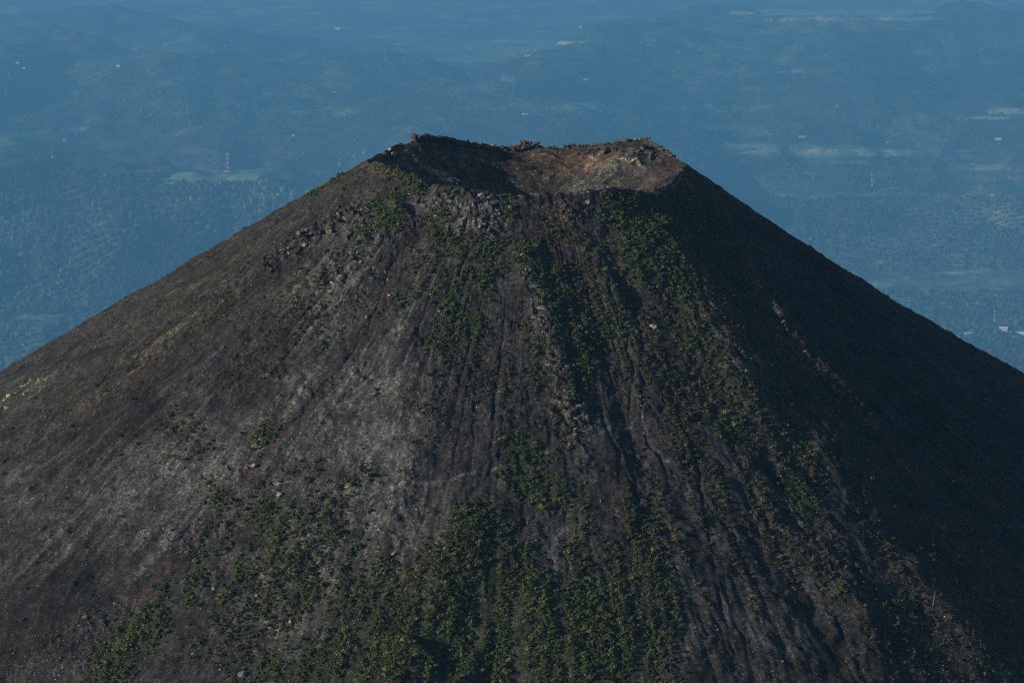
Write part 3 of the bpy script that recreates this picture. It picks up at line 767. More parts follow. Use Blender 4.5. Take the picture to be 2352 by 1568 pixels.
rest = ~chosen
for green, temps, nm, lab in ((True, GREEN_S, 'green_undergrowth', 'mass of smaller green shrubs covering the slopes of the cone'),
                              (False, DRY_S, 'dry_undergrowth', 'mass of dry olive tussocks dotted over the slopes of the cone')):
    k = rest & (isg == green)
    cf = (1 + rng.normal(0, .22, (k.sum(), 1))).clip(.5, 1.6) * (1 + rng.normal(0, .06, (k.sum(), 3)))
    me = scatter_mesh(nm, temps, P[k], ssz[k], cf, M_LEAF, .12, .08)
    tag(link(nm, me, M_LEAF), lab, 'undergrowth', kind='stuff')

# ------------------------------------------------------------------ loose stones
RUB = [(800,600,130,90,-50,.7),(760,690,110,70,-40,.5),(1090,515,90,50,0,1),(980,480,50,40,0,.8),(720,930,140,90,-45,.4),(880,980,110,200,10,.4),(560,1080,200,80,-40,.45),
       (420,1230,110,55,-30,.9),(230,1450,140,60,-35,1),(120,1510,120,60,-30,.9),(700,1330,140,130,-20,.8),(600,1400,120,90,-20,.8),(760,1180,110,110,0,.5),(860,920,50,60,0,.5),
       (1300,900,40,130,-15,.9),(1235,700,26,90,-12,.7),(1340,1000,24,40,0,.9),(880,640,60,90,30,.5),(1270,480,70,40,0,.5),(1790,720,14,90,-28,.7),(1690,820,40,100,-35,.3),
       (700,545,150,24,-33,.8),(560,640,160,24,-33,.5),(860,690,26,90,25,.7),(1250,395,250,50,0,.35),(1000,390,120,50,15,.3),(1400,400,140,40,-30,.4),(300,1130,300,100,-38,.3),(660,700,260,90,-35,.35),(1800,1300,200,200,0,.08),(900,1250,60,60,0,.4)]
def scatter_stones():
    n = 300000
    u = rng.uniform(-60, W0 + 60, n); v = rng.uniform(330, H0 + 50, n)
    q = np.full(n, .09)
    for e in RUB: q = np.maximum(q, ell(u, v, *e[:5], soft=.7) * e[5])
    k = rng.random(n) < q * .55
    u, v = u[k], v[k]; p = hit(u, v); ok = ~np.isnan(p[:, 2]); p, u, v = p[ok], u[ok], v[ok]
    s = .22 + .9 * rng.random(len(u)) ** 4 + .12 * rng.random(len(u))
    return p, u, v, s
p, u_, v_, s = scatter_stones()
tone = rng.choice([.035, .05, .08, .13, .22], len(s), p=[.25, .3, .25, .15, .05])
cf = tone[:, None] * np.array([1.03, .99, .94]) * (1 + rng.normal(0, .05, (len(s), 3)))
inn = (v_ < 445) & (u_ > 880) & (u_ < 1560)
cf[inn] *= np.array([1.15, .95, .8])
tag(link('loose_stones', scatter_mesh('loose_stones', ROCKS, p, s, cf, M_ROCK, .05, .4), M_ROCK), 'loose grey stones and rubble strewn over the cone', 'stones', kind='stuff')

ROCKM = {}
def boulder(name, p, size, tone, label, group=None, cat='boulder', rot=None, sq=(1, 1, 1), sink=.25, seed=None):
    ti = random.randrange(10) if seed is None else seed
    key = (name, ti, tone)
    if key not in ROCKM:
        V, Fc = ROCKS[ti]
        bm = bmesh.new(); vs = [bm.verts.new(a) for a in V]
        for f in Fc: bm.faces.new([vs[k] for k in f])
        bmesh.ops.subdivide_edges(bm, edges=bm.edges[:], cuts=2, use_grid_fill=True)
        bm.verts.ensure_lookup_table(); co = np.array([a.co[:] for a in bm.verts])
        nn = perlin(co[:, 0] * 2.3 + ti * 7, co[:, 1] * 2.3 + co[:, 2] * 1.7, ti) * .13 + perlin(co[:, 0] * 6, co[:, 1] * 6 + co[:, 2] * 5, ti + 3) * .05
        co = co * (1 + nn)[:, None]
        for a, c in zip(bm.verts, co): a.co = c
        bmesh.ops.triangulate(bm, faces=bm.faces[:])
        me = bpy.data.meshes.new(name); bm.to_mesh(me); bm.free()
        c = np.ones((len(me.vertices), 4), np.float32); c[:, :3] = np.array(tone) * (1 + .3 * nn[:, None] / .13)
        me.color_attributes.new('tint', 'FLOAT_COLOR', 'POINT').data.foreach_set('color', c.clip(.01, .9).ravel())
        me.materials.append(M_ROCK); ROCKM[key] = me
    o = bpy.data.objects.new(name, ROCKM[key]); COL.objects.link(o)
    o.location = (p[0], p[1], p[2] + size * sq[2] * (.6 - sink)); o.scale = (size * sq[0], size * sq[1], size * sq[2])
    o.rotation_euler = rot or (random.uniform(-.4, .4), random.uniform(-.4, .4), random.uniform(0, 6.28))
    return tag(o, label, cat, group)

LAVA = (.05, .045, .04); LAVB = (.072, .060, .05); PALE = (.26, .24, .19); GREY = (.125, .12, .11); PINK = (.18, .145, .12); TAN = (.30, .24, .17)
BOULDERS = [
    (1502,750,3.4,PALE,'large pale boulder between shrubs right of the lava spine'),(582,1074,2.6,PINK,'pale pinkish boulder on the red slide track by a shrub'),(566,1080,1.6,PINK,'small tan stone left of the pinkish slide boulder'),
    (197,1421,2.6,GREY,'light grey boulder above the dark rubble at lower left'),(642,1137,2.9,(.16,.11,.10),'brown boulder at the top of the isolated green patch'),(904,1267,2.1,(.17,.09,.075),'red boulder in front of the dark bushes at lower centre'),
    (733,1294,2.6,GREY,'grey block beside the narrow stony gully at lower left'),(669,1430,2.6,PINK,'salmon coloured boulder on the rubble at lower left'),(555,1550,3.6,GREY,'big grey boulder at the bottom edge among shrubs'),
    (926,1475,2.6,PINK,'pinkish boulder among the shrubs of the bottom spur'),(641,1448,1.8,PINK,'pale boulder just below the salmon one at lower left'),(490,1354,2.0,PINK,'rosy stone in shrubs right of the lower slide track'),
    (590,1372,1.6,PALE,'whitish stone by the bushes right of the lower slide track'),(620,1440,1.7,PALE,'pale stone at the upper edge of the lower left rubble'),(842,730,2.2,GREY,'grey boulder left of the upper red slide track'),
    (1010,717,2.0,PINK,'pale round stone between the red track and the spine thicket'),(894,680,1.7,PALE,'pale stone in the middle of the upper red slide track'),(860,905,2.0,GREY,'grey stone beneath the green shrub on the middle scree'),
    (1022,1266,1.5,PALE,'small pale stone near the overgrown spur top'),(1100,1290,1.6,GREY,'grey stone half hidden in the overgrown spur'),
    (1172,480,2.4,GREY,'pale rock at the foot of the near rim cliff'),(1350,465,2.6,PINK,'pale brown rock in the rusty hollow under the right near rim'),(1104,528,2.8,GREY,'large grey slab in the talus below the near rim cliff'),
    (1000,497,2.0,PALE,'white boulder lying on green bushes below the near rim'),(1900,545,1.6,PALE,'lone white stone on the upper dark right flank'),(2130,645,1.6,PALE,'lone pale stone on the lower dark right edge'),
    (1678,434,1.6,PALE,'pale stone above the right thicket near the skyline'),(1305,443,1.8,PINK,'pale pink stone at the right end of the rim path'),(896,348,2.3,PALE,'upper of two whitish boulders inside the left crater wall'),
    (905,355,2.6,PALE,'lower of two whitish boulders inside the left crater wall'),(1213,372,2.0,LAVA,'dark boulder in the middle of the tan inner wall'),(1165,427,2.6,LAVB,'brown boulder on the crater floor left of the hiker'),
    (700,560,2.3,PINK,'tan block on top of the upper left lava outcrop'),(860,617,2.4,GREY,'long grey slab on the pale upper left slope'),(762,645,2.2,PALE,'pale flat slab on the upper left rubble'),
    (30,985,2.2,LAVA,'black block under the left skyline'),(165,975,3.0,LAVA,'dark lava lump poking from the left flank'),
]
prefetch([b[:2] for b in BOULDERS])
for u_, v_, s_, t_, lab in BOULDERS:
    q = hit1(u_, v_)
    if not np.isnan(q[2]): boulder('boulder', q, s_, t_, lab)

# jagged blocks on the far rim, the cliffs and the spines
def blocks(pts, n, lo, hi, tones, label, group, jit=5, sq=(1.3, 1, .75), sink=.35, name='lava_block', along=True):
    pts = np.array(pts, float); L = np.r_[0, np.cumsum(np.hypot(*np.diff(pts, axis=0).T))]
    t = (np.arange(n) + rng.random(n)) / n * L[-1]
    u = np.interp(t, L, pts[:, 0]) + rng.normal(0, jit * .5, n); v = np.interp(t, L, pts[:, 1]) + rng.normal(0, jit, n)
    Q = hit(u, v)
    for dv in (3, 8, 15):
        m = np.isnan(Q[:, 2])
        if m.any(): Q[m] = hit(u[m], v[m] + dv)
    for i in range(n):
        q = Q[i]
        if np.isnan(q[2]): continue
        boulder(name, q, random.uniform(lo, hi), random.choice(tones), label, group, 'lava rock', sq=(sq[0] * random.uniform(.8, 1.2), sq[1], sq[2] * random.uniform(.7, 1.25)), sink=sink)

def rim_blocks(pts, n, lo, hi, tones, label, group, seed0=0, lift=0.0):
    """blocks sitting on the crest of the far rim"""
    pts = np.array(pts, float)
    for i in range(n):
        u = np.interp((i + .5 + random.uniform(-.35, .35)) / n, np.linspace(0, 1, len(pts)), pts[:, 0])
        # crest point on the far side at this u
        x = (u - W0 / 2) / F * 2590.0
        for rr in (127.0,):
            xr = max(min(x - CX, rr - 1), -rr + 1); y = math.sqrt(rr * rr - xr * xr)
        x = CX + xr; z = float(relief(np.array([x]), np.array([y]))[0][0])
        s = random.uniform(lo, hi)
        boulder('lava_block', (x, y - random.uniform(0, 3), z + lift), s, random.choice(tones), label, group, 'lava rock', sq=(1.45, 1.0, .8), sink=.3)
g_ = 'lava blocks along the far crater rim'
rim_blocks([(885,0),(925,0)], 7, 2.2, 3.4, [LAVA], 'dark lava block at the left start of the far rim crest', g_)
rim_blocks([(950,0),(1030,0)], 15, 3.8, 5.6, [LAVA, LAVB], 'large dark slab of the high left crest on the far rim', g_, lift=.6)
rim_blocks([(1035,0),(1092,0)], 12, 3.2, 5.0, [LAVA, LAVB], 'black lava block on the stepped ledge right of the high left crest', g_)
rim_blocks([(1100,0),(1180,0)], 14, 2.8, 4.6, [LAVB, LAVA, (.15, .11, .085)], 'brown split lava block on the low middle of the far rim', g_)
rim_blocks([(1188,0),(1228,0)], 12, 3.4, 4.8, [LAVB, LAVA], 'tall blocky lava tower standing on the middle far rim', g_, lift=.8)
rim_blocks([(1190,0),(1228,0)], 7, 2.6, 3.6, [LAVB, LAVA], 'tall blocky lava tower standing on the middle far rim', g_, lift=2.4)
rim_blocks([(1196,0),(1222,0)], 4, 2.4, 3.0, [LAVB, LAVA], 'tall blocky lava tower standing on the middle far rim', g_, lift=4.6)
rim_blocks([(1235,0),(1335,0)], 12, 1.3, 2.6, [LAVB, LAVA], 'small lava block on the low saddle right of the tower', g_)
rim_blocks([(1330,0),(1440,0)], 14, 1.6, 3.0, [LAVA, LAVB], 'dark lava block on the rising right part of the far rim', g_)
rim_blocks([(1440,0),(1500,0)], 9, 1.4, 2.6, [LAVA, (.13, .085, .065)], 'rusty or dark block on the right top of the far rim', g_)
rim_blocks([(1512,0),(1545,0)], 8, 2.0, 3.2, [LAVA], 'dark lava block stepping down the right end of the far rim', g_)
blocks([(1345,338),(1380,352),(1420,345)], 8, 2.2, 4.2, [LAVA], 'dark lava block in the cliff under the right far rim', 'lava blocks under the right far rim', 4)
blocks([(1440,358),(1475,352),(1500,362)], 12, 2.6, 4.6, [LAVA, (.06, .055, .05)], 'black lump of the overhang inside the right crater wall', 'overhang inside the right wall', 4)
blocks([(1427,366),(1445,372),(1462,371)], 9, 1.4, 2.2, [TAN, (.34, .28, .20)], 'cream coloured stone at the base of the overhang in the right wall', 'cream stones below the overhang', 2, name='rock')
blocks([(1285,352),(1330,350)], 6, 1.4, 2.4, [LAVB], 'brown block under the tan inner rim', 'brown blocks under the tan inner rim', 3)
blocks([(985,452),(1020,458),(1045,455)], 9, 1.7, 3.0, [GREY, PINK, LAVB], 'angular grey brown block left of the near rim cliff', 'blocks left of the near rim cliff', 5, name='rock')
blocks([(1075,452),(1110,458),(1160,455)], 16, 2.4, 4.2, [LAVB, GREY, LAVA], 'big angular block of the near rim cliff', 'blocks of the near rim cliff', 5)
blocks([(1070,500),(1110,515),(1150,500)], 16, 1.2, 2.2, [GREY, (.22, .21, .19)], 'light grey talus block below the near rim cliff', 'talus below the near rim cliff', 12, name='rock')
blocks([(600,605),(660,565),(705,535),(760,515),(850,468)], 34, 1.8, 3.6, [LAVA, LAVB, (.13, .115, .10)], 'dark lava block of the outcrop band on the upper left slope', 'outcrop band on the upper left slope', 6)
blocks([(780,590),(830,600),(845,640)], 14, 1.4, 2.8, [GREY, LAVB], 'grey rock of the pale crag left of the red track', 'pale crag left of the red track', 14, name='rock')
blocks([(1200,580),(1225,640),(1240,720),(1262,790),(1290,880),(1320,960),(1340,1010)], 40, 1.5, 3.2, [LAVB, LAVA, (.14, .13, .125)], 'rough lava block of the central spine', 'lava blocks of the central spine', 9)
blocks([(1725,630),(1775,690),(1800,745),(1830,790),(1890,860),(1960,925)], 30, 1.2, 2.3, [(.10, .082, .07), (.08, .066, .056)], 'pale brown rock of the long rib on the right slope', 'rocks of the pale rib', 4, name='rock')
blocks([(380,1260),(420,1240),(470,1230)], 20, 1.0, 1.9, [(.06, .058, .06), (.08, .077, .076)], 'dark block in the rubble field left of the red track', 'rubble field left of the red track', 16, name='rock')
blocks([(120,1500),(190,1460),(250,1430)], 26, 1.0, 2.0, [(.06, .058, .06), (.085, .08, .078)], 'dark block in the rubble field of the lower left corner', 'rubble field of the lower left corner', 22, name='rock')
blocks([(8,938),(55,900),(92,876)], 16, 1.4, 2.8, [(.20, .18, .125), (.15, .135, .10)], 'buff weathered rock of the pale outcrop at the left edge', 'pale outcrop at the left edge', 8, name='rock')
blocks([(1640,428),(1900,602),(2120,735),(2340,848)], 34, .9, 2.2, [LAVA], 'dark rock breaking the straight edge of the shaded right skyline', 'rocks on the right skyline', 2, sink=.3, name='rock')
blocks([(700,452),(500,558),(240,702),(40,830)], 26, .8, 1.9, [LAVB, (.06, .05, .04)], 'brown rock breaking the edge of the sunlit left skyline', 'rocks on the left skyline', 2, sink=.3, name='rock')
blocks([(1280,470),(1300,500),(1270,520)], 10, 1.4, 2.6, [(.10, .075, .065), LAVB], 'rusty brown rock in the hollow under the rim path', 'rocks in the hollow under the rim path', 12, name='rock')
blocks([(1920,1230),(1945,1290),(1970,1340)], 10, 1.3, 2.2, [LAVA], 'dark rock on the crest dividing light and shade at lower right', 'rocks dividing light and shade', 8)

# white marks of painted stones on the crater floor
def strip(name, segs, lab):
    """flat stone strips; segs: list of ((u0,v0),(u1,v1),width m)"""
    bm = bmesh.new(); o3 = None; prefetch([q for g in segs for q in g[:2]])
    for a, b, w in segs:
        pa, pb = hit1(*a), hit1(*b)
        if o3 is None: o3 = pa.copy()
        pa, pb = Vector(pa - o3), Vector(pb - o3)
        d = (pb - pa); L = max(d.length, .3); d.normalize(); n = Vector((0, -.5, .85)); s = d.cross(n).normalized() * w * .38; up = s.cross(d).normalized() * .45
        if up.z < 0: up = -up
        vs = [bm.verts.new(q) for q in (pa - s - up * .5, pa + s - up * .5, pb + s - up * .5, pb - s - up * .5, pa - s * .9 + up, pa + s * .9 + up, pb + s * .85 + up, pb - s * .9 + up)]
        for f in ((0, 3, 2, 1), (4, 5, 6, 7), (0, 1, 5, 4), (1, 2, 6, 5), (2, 3, 7, 6), (3, 0, 4, 7)): bm.faces.new([vs[k] for k in f])
    bmesh.ops.recalc_face_normals(bm, faces=bm.faces[:])
    me = bpy.data.meshes.new(name); bm.to_mesh(me); bm.free()
    o = link(name, me, M_MARK, None, o3); tag(o, lab, 'stone sign', 'white stone marks on the crater floor')
def zz(x, y): return ((1760 + x * 120 / 2352) * .57422, (690 + y * 120 / 2352) * .57422)
def zs(*l): return [(zz(a, b), zz(c, d), w) for a, b, c, d, w in l]
M_MARK = mat_plain('whitewash', (.62, .63, .62), .8, .25, 1.5)
strip('stone_mark', zs((620,420,620,520,.7),(630,430,700,470,.8),(640,500,720,560,.7)), 'R-like white stone letter, upper left of the marks on the crater floor')
strip('stone_mark', zs((775,430,770,540,.7),(790,430,880,450,.8),(880,450,900,520,.8),(790,490,880,480,.6)), 'P-like white stone letter, second in the top row on the crater floor')
strip('stone_mark', zs((1020,440,1030,530,1.2),), 'short upright white stone stroke, third in the top row on the crater floor')
strip('stone_mark', zs((560,610,700,600,1.6),(640,610,760,650,1.5)), 'long flat white stone mark under the R-like letter')
strip('stone_mark', zs((760,580,910,580,1.5),(800,610,900,650,1.6)), 'broad white stone wedge under the P-like letter')
strip('stone_mark', zs((940,630,1010,640,1.4),(950,680,1000,690,1.0)), 'small white square stone mark under the upright stroke')
strip('stone_mark', zs((1170,430,1175,490,.6),(1210,440,1215,500,.6),(1245,440,1245,505,.6),(1285,445,1295,550,.7),(1345,455,1350,580,.7),(1350,580,1440,620,.7),(1400,520,1490,525,.6),(1500,530,1490,610,.6),(1440,620,1490,600,.6)), 'row of thin white stone letters at the right of the crater floor marks')
strip('stone_mark', zs((1270,810,1370,800,1.9),), 'lone white stone mark below the right row of letters')

# ------------------------------------------------------------------ hikers, post, dead trunk
def skin(name, pts, edges, rad, mat, parent, sub=1):
    me = bpy.data.meshes.new(name); me.from_pydata([Vector(p) for p in pts], edges, [])
    o = link(name, me, mat, parent)
    md = o.modifiers.new('skin', 'SKIN'); md.use_smooth_shade = True
    for i, r in enumerate(rad): me.skin_vertices[0].data[i].radius = (r, r) if not isinstance(r, tuple) else r
    me.skin_vertices[0].data[0].use_root = True
    o.modifiers.new('sub', 'SUBSURF').levels = sub
    o.modifiers['sub'].render_levels = sub
    return o
M_SKIN = mat_plain('skin', (.42, .25, .17), .6, .1, 8)
def hiker(p, rz, shirt, legs, label, sit=False, pack=None):
    t = empty('person', p, rz)
    tag(t, label, 'person', 'hikers on the crater rim')
    k = -.48 if sit else 0
    hip = (0, 0, .95 + k)
    if sit: kn = [(.12, -.42, .52), (-.12, -.42, .52)]; ft = [(.13, -.48, .07), (-.13, -.48, .07)]
    else: kn = [(.11, -.05, .50), (-.11, .03, .50)]; ft = [(.12, .02, .07), (-.12, .12, .07)]
    toe = [(ft[0][0], ft[0][1] - .18, .04), (ft[1][0], ft[1][1] - .18, .04)]
    pts = [hip, (0, 0, 1.15 + k), (0, .01, 1.38 + k), (0, 0, 1.5 + k), (0, -.02, 1.66 + k),
           (.19, 0, 1.40 + k), (.25, -.02, 1.12 + k), (.22, -.18, .92 + k), (.20, -.25, .84 + k),
           (-.19, 0, 1.40 + k), (-.25, -.02, 1.12 + k), (-.22, -.18, .92 + k), (-.20, -.25, .84 + k),
           (.10, 0, .90 + k), kn[0], ft[0], toe[0], (-.10, 0, .90 + k), kn[1], ft[1], toe[1], (0, -.12, 1.64 + k)]
    ed = [(0,1),(1,2),(2,3),(3,4),(2,5),(5,6),(6,7),(7,8),(2,9),(9,10),(10,11),(11,12),(0,13),(13,14),(14,15),(15,16),(0,17),(17,18),(18,19),(19,20),(4,21)]
    rad = [.13,.13,.15,.055,.105,.06,.045,.035,.03,.06,.045,.035,.03,.09,.06,.045,.035,.09,.06,.045,.035,.02]
    skin('body', pts, ed, rad, M_SKIN, t, 2)
    skin('shirt', [pts[i] for i in (0,1,2,5,6,9,10)], [(0,1),(1,2),(2,3),(3,4),(2,5),(5,6)], [.155,.155,.175,.08,.065,.08,.065], shirt, t)
    skin('trousers', [pts[i] for i in (0,13,14,15,17,18,19)], [(0,1),(1,2),(2,3),(0,4),(4,5),(5,6)], [.15,.105,.08,.06,.105,.08,.06], legs, t)
    skin('hair', [(0, .03, 1.70 + k), (0, .01, 1.74 + k)], [(0,1)], [.1, .09], mat_plain('hair', (.03,.022,.018), .6), t)
    if pack: skin('backpack', [(0, .2, 1.05 + k), (0, .22, 1.35 + k)], [(0,1)], [(.15,.1), (.13,.09)], pack, t)
def on_ground(x, y): return (x, y, float(relief(np.array([x]), np.array([y]))[0][0]))
M_DK = mat_plain('dark_cloth', (.02,.02,.025), .9); M_BL = mat_plain('blue_cloth', (.10,.16,.30), .9); M_RD = mat_plain('red_cloth', (.4,.12,.12), .9)
def at(u, v): return tuple(hit1(u, v))
hiker(at(862.2,379), R(20), M_DK, M_BL, 'hiker standing in dark top and blue trousers on the left rim shoulder')
hiker(at(865.3,379.5), R(-15), M_WHITE, M_RD, 'hiker sitting in white shirt and red trousers beside the standing one', True)
hiker(at(868.0,380), R(30), M_WHITE, M_WHITE, 'hiker sitting all in white at the right of the rim group', True)
hiker(at(1223,449), R(-80), M_DK, M_DK, 'lone hiker in black with white pack walking the near rim path', False, M_WHITE)

def rod(name, a, b, r0, r1, mat, parent=None, loc=None, seg=8, bend=0):
    a, b = Vector(a), Vector(b); bm = bmesh.new(); d = (b - a).normalized(); s = d.orthogonal().normalized(); t = d.cross(s); prev = None
    n = 5
    for i in range(n + 1):
        f = i / n; c = a.lerp(b, f) + s * bend * math.sin(f * 3.14); r = r0 + (r1 - r0) * f
        ring = [bm.verts.new(c + (s * math.cos(k * 6.283 / seg) + t * math.sin(k * 6.283 / seg)) * r) for k in range(seg)]
        if prev:
            for k in range(seg): bm.faces.new((prev[k], prev[(k + 1) % seg], ring[(k + 1) % seg], ring[k]))
        else: bm.faces.new(ring[::-1])
        prev = ring
    bm.faces.new(prev)
    me = bpy.data.meshes.new(name); bm.to_mesh(me); bm.free()
    return link(name, me, mat, parent, loc)
q = at(912.5, 388)
tag(rod('marker_post', (0, 0, -.3), (0.05, 0, 2.5), .22, .18, M_PALE, None, q), 'pale wooden post standing on the left crater rim shoulder', 'post')
q = at(2142.5, 1391)
t = empty('dead_tree', q); tag(t, 'bare leaning dead trunk with one broken branch on the shaded right flank', 'dead tree')
rod('trunk', (0, 0, -.5), (1.5, .3, 10.5), .33, .17, M_DEAD, t, bend=.15)
rod('branch', (1.25, .25, 8.2), (4.6, .8, 6.6), .12, .05, M_DEAD, t, bend=.1)
rod('branch', (.8, .2, 6.2), (-.9, .2, 7.4), .1, .05, M_DEAD, t)

# ------------------------------------------------------------------ far woods, masts and houses
def lump(seed):
    bm = bmesh.new(); bmesh.ops.create_icosphere(bm, subdivisions=2, radius=1)
    V = np.array([v.co[:] for v in bm.verts]); Fc = np.array([[q.index for q in f.verts] for f in bm.faces]); bm.free()
    n = perlin(V[:, 0] * 2 + seed * 5, V[:, 1] * 2 + V[:, 2] * 2.4, seed) * .35 + perlin(V[:, 0] * 5, V[:, 1] * 5 + V[:, 2] * 4, seed + 2) * .2
    return V * (1 + n)[:, None] * np.array([1, 1, .8]), Fc
LUMPS = [lump(s) for s in range(5)]
def forest():
    u1 = rng.uniform(-700, 900, 25000); v1 = rng.uniform(384, 1000, 25000)
    k = (v1 > np.interp(u1, [0, 330, 600, 700, 900], [386, 400, 428, 440, 540])) & (v1 < 1010 - .63 * u1) ; u1, v1 = u1[k], v1[k]
    cl = perlin(u1 / 60, v1 / 30, 80) + .6 * perlin(u1 / 20, v1 / 14, 81); k = (cl > -.55) & (rng.random(len(u1)) < .8); u1, v1 = u1[k], v1[k]
    k = ~((ell(u1, v1, 110, 733, 90, 12) > .3) | (ell(u1, v1, 495, 405, 115, 16) > .3)); u1, v1 = u1[k], v1[k]
    u2 = rng.uniform(1600, W0 + 600, 16000); v2 = rng.uniform(456, 960, 16000)
    k = (v2 < 520 + .62 * (u2 - 1740)) & ((v2 < 620) | (v2 > 670)); u2, v2 = u2[k], v2[k]
    u3 = rng.uniform(-700, W0 + 600, 14000); v3 = rng.uniform(60, 470, 14000)
    k = perlin(u3 / 90, v3 / 14, 83) > .1; u3, v3 = u3[k], v3[k]
    fl = np.zeros(len(u3), bool)
    for cx, cy, rx, ry, c, a in FIELDS: fl |= (ell(u3, v3, cx, cy, rx, ry * 1.2) > .4)
    u3, v3 = u3[~fl], v3[~fl]
    u = np.r_[u1, u2, u3]; v = np.r_[v1, v2, v3]; big = np.r_[np.full(len(u1), 1.), np.full(len(u2), .8), np.full(len(u3), .75)]
    p = hit_valley(u, v); ok = ~np.isnan(p[:, 2]); p, big = p[ok], big[ok]
    s = K * big * rng.uniform(18, 38, len(p)) * rng.choice([.7, 1, 1, 1.35], len(p))
    cf = np.array([.044, .057, .031]) * (1 + rng.normal(0, .22, (len(p), 1))).clip(.5, 1.8) * (1 + rng.normal(0, .08, (len(p), 3)))
    cf = cf * (1 + .75 * fbm(p[:, 0] / 3900, p[:, 1] / 4800, 2, 86)).clip(.4, 2)[:, None]
    pn = fbm(p[:, 0] / 2250, p[:, 1] / 3300, 2, 85); pale = rng.random(len(p)) < .15 + .5 * sstep(0, .5, pn); cf[pale] = cf[pale] * np.array([1.75, 1.7, 1.4])
    tag(link('forest', scatter_mesh('forest', LUMPS, p, s, cf, M_LAND, -.25, .15, rng.uniform(.8, 1.5, len(p))), M_LAND), 'far hazy woods covering the hills and valley behind the volcano', 'forest', kind='stuff')
forest()

M_RED = mat_plain('red_paint', (.38, .14, .11), .6, .1, .1); M_ROOF = mat_plain('metal_roof', (.75, .76, .78), .5, .12, .05); M_WALL = mat_plain('house_wall', (.62, .60, .55), .8, .15, .05); M_TILE = mat_plain('clay_roof', (.45, .22, .15), .8, .2, .05)
def mast(u, v, px, label, wide=1.0, n=7):
    p = hit_valley([u], [v])[0]; dist = float(np.linalg.norm(p - CAM)); Hh = px / F * dist
    t = empty('radio_mast', (p[0], p[1], p[2] - 4)); tag(t, label, 'radio mast', 'lattice masts in the valley')
    def w(z): return wide * (Hh * .055) * (1 - .72 * z / Hh)
    for i in range(n):
        z0, z1 = Hh * i / n, Hh * (i + 1) / n; bm = bmesh.new(); th = Hh * .010 * wide
        def bar(a, b, h):
            a, b = Vector(a), Vector(b); d = (b - a).normalized(); s = d.orthogonal().normalized() * h; q = d.cross(s).normalized() * h
            vs = [bm.verts.new(c + e) for c in (a, b) for e in (s, q, -s, -q)]
            for k in range(4): bm.faces.new((vs[k], vs[(k + 1) % 4], vs[4 + (k + 1) % 4], vs[4 + k]))
            bm.faces.new(vs[3::-1]); bm.faces.new(vs[4:])
        c0 = [(sx * w(z0), sy * w(z0), z0) for sx, sy in ((1, 1), (-1, 1), (-1, -1), (1, -1))]
        c1 = [(sx * w(z1), sy * w(z1), z1) for sx, sy in ((1, 1), (-1, 1), (-1, -1), (1, -1))]
        for k in range(4):
            bar(c0[k], c1[k], th); bar(c0[k], c1[(k + 1) % 4], th * .6); bar(c0[(k + 1) % 4], c1[k], th * .6); bar(c1[k], c1[(k + 1) % 4], th * .6)
        me = bpy.data.meshes.new('lattice_section'); bm.to_mesh(me); bm.free()
        red = (i + n) % 2 == 0
        o = link('lattice_section', me, M_RED if red else M_WHITE, t); o['label'] = 'red painted lattice section' if red else 'white painted lattice section'
    rod('antenna', (0, 0, Hh), (0, 0, Hh * 1.06), Hh * .008, Hh * .005, M_WHITE, t)
mast(523, 396.5, 45, 'tall red and white lattice mast on the pale grassy knoll at left', 1.0, 9)
mast(2002, 429, 31, 'red and white lattice mast standing in fields right of the summit', 1.0, 5)
mast(2284, 735, 26, 'red and white lattice mast in the woods near the right edge', 1.0, 5)
mast(886, 140, 22, 'thin faint lattice mast on the far ridge left of the crater', .8, 5)

def house(u, v, wpx, hpx, label, rz=0, roof=None, deep=.6, p=None):
    if p is None: p = hit_valley([u], [v])[0]
    if np.isnan(p[2]): return
    sc = float(np.linalg.norm(p - CAM)) / F; w, h = wpx * sc, hpx * sc * 1.2; d = w * deep
    t = empty('house', (p[0], p[1], p[2] - h * .1), rz); tag(t, label, 'building', 'pale buildings scattered in the valley')
    def shape(name, V, Fs, mat):
        me = bpy.data.meshes.new(name); me.from_pydata(V, [], Fs); return link(name, me, mat, t)
    a, b = w / 2, d / 2
    shape('wall', [(-a,-b,0),(a,-b,0),(a,b,0),(-a,b,0),(-a,-b,h),(a,-b,h),(a,b,h),(-a,b,h)], [(0,3,2,1),(0,1,5,4),(1,2,6,5),(2,3,7,6),(3,0,4,7)], M_WALL)
    e = w * .04; k = h * .5
    shape('roof', [(-a-e,-b-e,h),(a+e,-b-e,h),(a+e,b+e,h),(-a-e,b+e,h),(-a-e,0,h+k),(a+e,0,h+k)], [(0,1,5,4),(2,3,4,5),(0,4,3),(1,2,5),(0,3,2,1)], roof or M_ROOF)
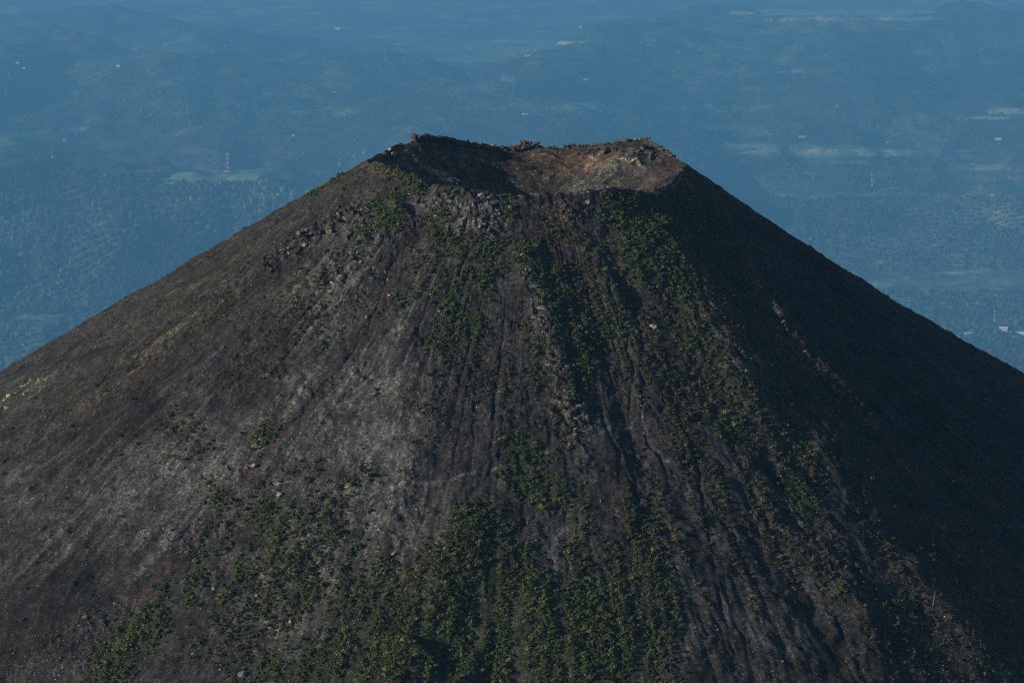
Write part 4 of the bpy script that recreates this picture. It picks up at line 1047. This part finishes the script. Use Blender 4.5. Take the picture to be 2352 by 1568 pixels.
HOUSES = [
 (41,150,8,2,'left white farm building on the far left hill'),(54,156,7,2,'white farm building just below the one on the far left hill'),(272,156,9,2.5,'bright white building on the middle of the left hill'),(435,190,6,1.5,'small pale house on the hill above the left ridge'),
 (776,69,13,3,'whitish building near the top left of centre'),(767,211,6,1.8,'small white house left of the crater on the long ridge'),(148,328,7,3,'bright small house in the left woods above the forest hill'),(675,317,7,1.5,'pale house just left of the summit'),
 (111,405,4,1.5,'tiny pale house on the crest of the forest hill'),(123,362,9,2,'upper pale house of the pair above the forest hill'),(124,366,7,2,'lower pale house of the pair above the forest hill'),(1212,132,12,3,'pale building high above the middle of the crater'),
 (1346,189,10,2,'pale house above the right crater rim'),(1206,265,11,2,'pale house just above the lava tower'),(1334,64,7,2,'faint pinkish house near the top of the middle'),(1732,315,5,1.5,'tiny white house right of the summit'),
 (2293,323,14,3,'bright white building on the plain near the right edge'),(2297,328,8,2,'small white shed below the bright building near the right edge'),(2040,330,8,1.5,'thin pale building on the strip of bright fields'),
 (2279,452,7,2,'left small pale house above the right woods'),(2316,459,6,2,'right small pale house above the right woods'),(2224,770,16,3.5,'pale long building at the skirt of the right skyline'),(2232,764,11,2,'thin whitish roof above the pale long building'),
 (2305,761,18,6,'greyish pink building in the right hand village'),(2335,764,30,3,'long grey roofed building in the right hand village'),(2350,768,15,5,'bright white hall at the right edge of the picture'),(2338,771,9,2,'small white shed beside the bright hall'),(2302,734,4,1.5,'tiny hut right of the near mast')]
for a, p in zip(HOUSES, hit_valley([a[0] for a in HOUSES], [a[1] for a in HOUSES])):
    house(*a, rz=random.uniform(-.4, .4), p=p)
house(1843, 310, 13, 3, 'reddish roofed building above the bright fields', 0, M_TILE)
house(520, 398, 13, 3, 'low pale hut at the foot of the tall knoll mast', 0, M_TILE)

# ------------------------------------------------------------------ haze
bm = bmesh.new(); bmesh.ops.create_cube(bm, size=1)
zlo, zhi = PLAIN - 400, CAM[2] + 30
for v in bm.verts: v.co = (v.co.x * 400000, v.co.y * 400000 - 2500, zlo if v.co.z < 0 else zhi)
me = bpy.data.meshes.new('haze'); bm.to_mesh(me); bm.free()
mh = bpy.data.materials.new('haze'); mh.use_nodes = True; nt = mh.node_tree
nt.nodes.remove(nt.nodes['Principled BSDF'])
pv = nt.nodes.new('ShaderNodeVolumePrincipled')
pv.inputs['Color'].default_value = (.17, .53, .98, 1); pv.inputs['Density'].default_value = 1.25e-5
pv.inputs['Anisotropy'].default_value = 0.0
nt.links.new(pv.outputs[0], nt.nodes['Material Output'].inputs['Volume'])
tag(link('haze', me, mh), 'blue morning haze filling the air over the valley', 'haze', kind='stuff')

# ------------------------------------------------------------------ light
SUN_AZ, SUN_EL = R(-73), R(15)              # measured from the side facing the camera, towards the left
sd = Vector((math.sin(SUN_AZ) * math.cos(SUN_EL), -math.cos(SUN_AZ) * math.cos(SUN_EL), math.sin(SUN_EL)))
sun = bpy.data.lights.new('sun', 'SUN'); sun.energy = 5.0; sun.angle = R(.5); sun.color = (1, .90, .79)
so = bpy.data.objects.new('sun', sun); COL.objects.link(so); so.rotation_euler = (-sd).to_track_quat('-Z', 'Y').to_euler()
w = bpy.data.worlds.new('World'); S.world = w; w.use_nodes = True
nt = w.node_tree; bg = nt.nodes['Background']; bg.inputs['Strength'].default_value = .06
sk = nt.nodes.new('ShaderNodeTexSky'); sk.sky_type = 'NISHITA'; sk.sun_disc = False
sk.sun_elevation = SUN_EL; sk.sun_rotation = math.atan2(sd.x, sd.y)
nt.links.new(sk.outputs[0], bg.inputs[0])
S.view_settings.view_transform = 'Standard'; S.view_settings.look = 'None'; S.view_settings.exposure = .24; S.view_settings.gamma = 1
S.render.engine = 'CYCLES'; S.cycles.volume_bounces = 0; S.cycles.sample_clamp_direct = 4; S.cycles.sample_clamp_indirect = 1; S.cycles.max_bounces = 5
S.cycles.use_denoising = False; S.cycles.filter_width = 1.2; S.cycles.use_adaptive_sampling = False
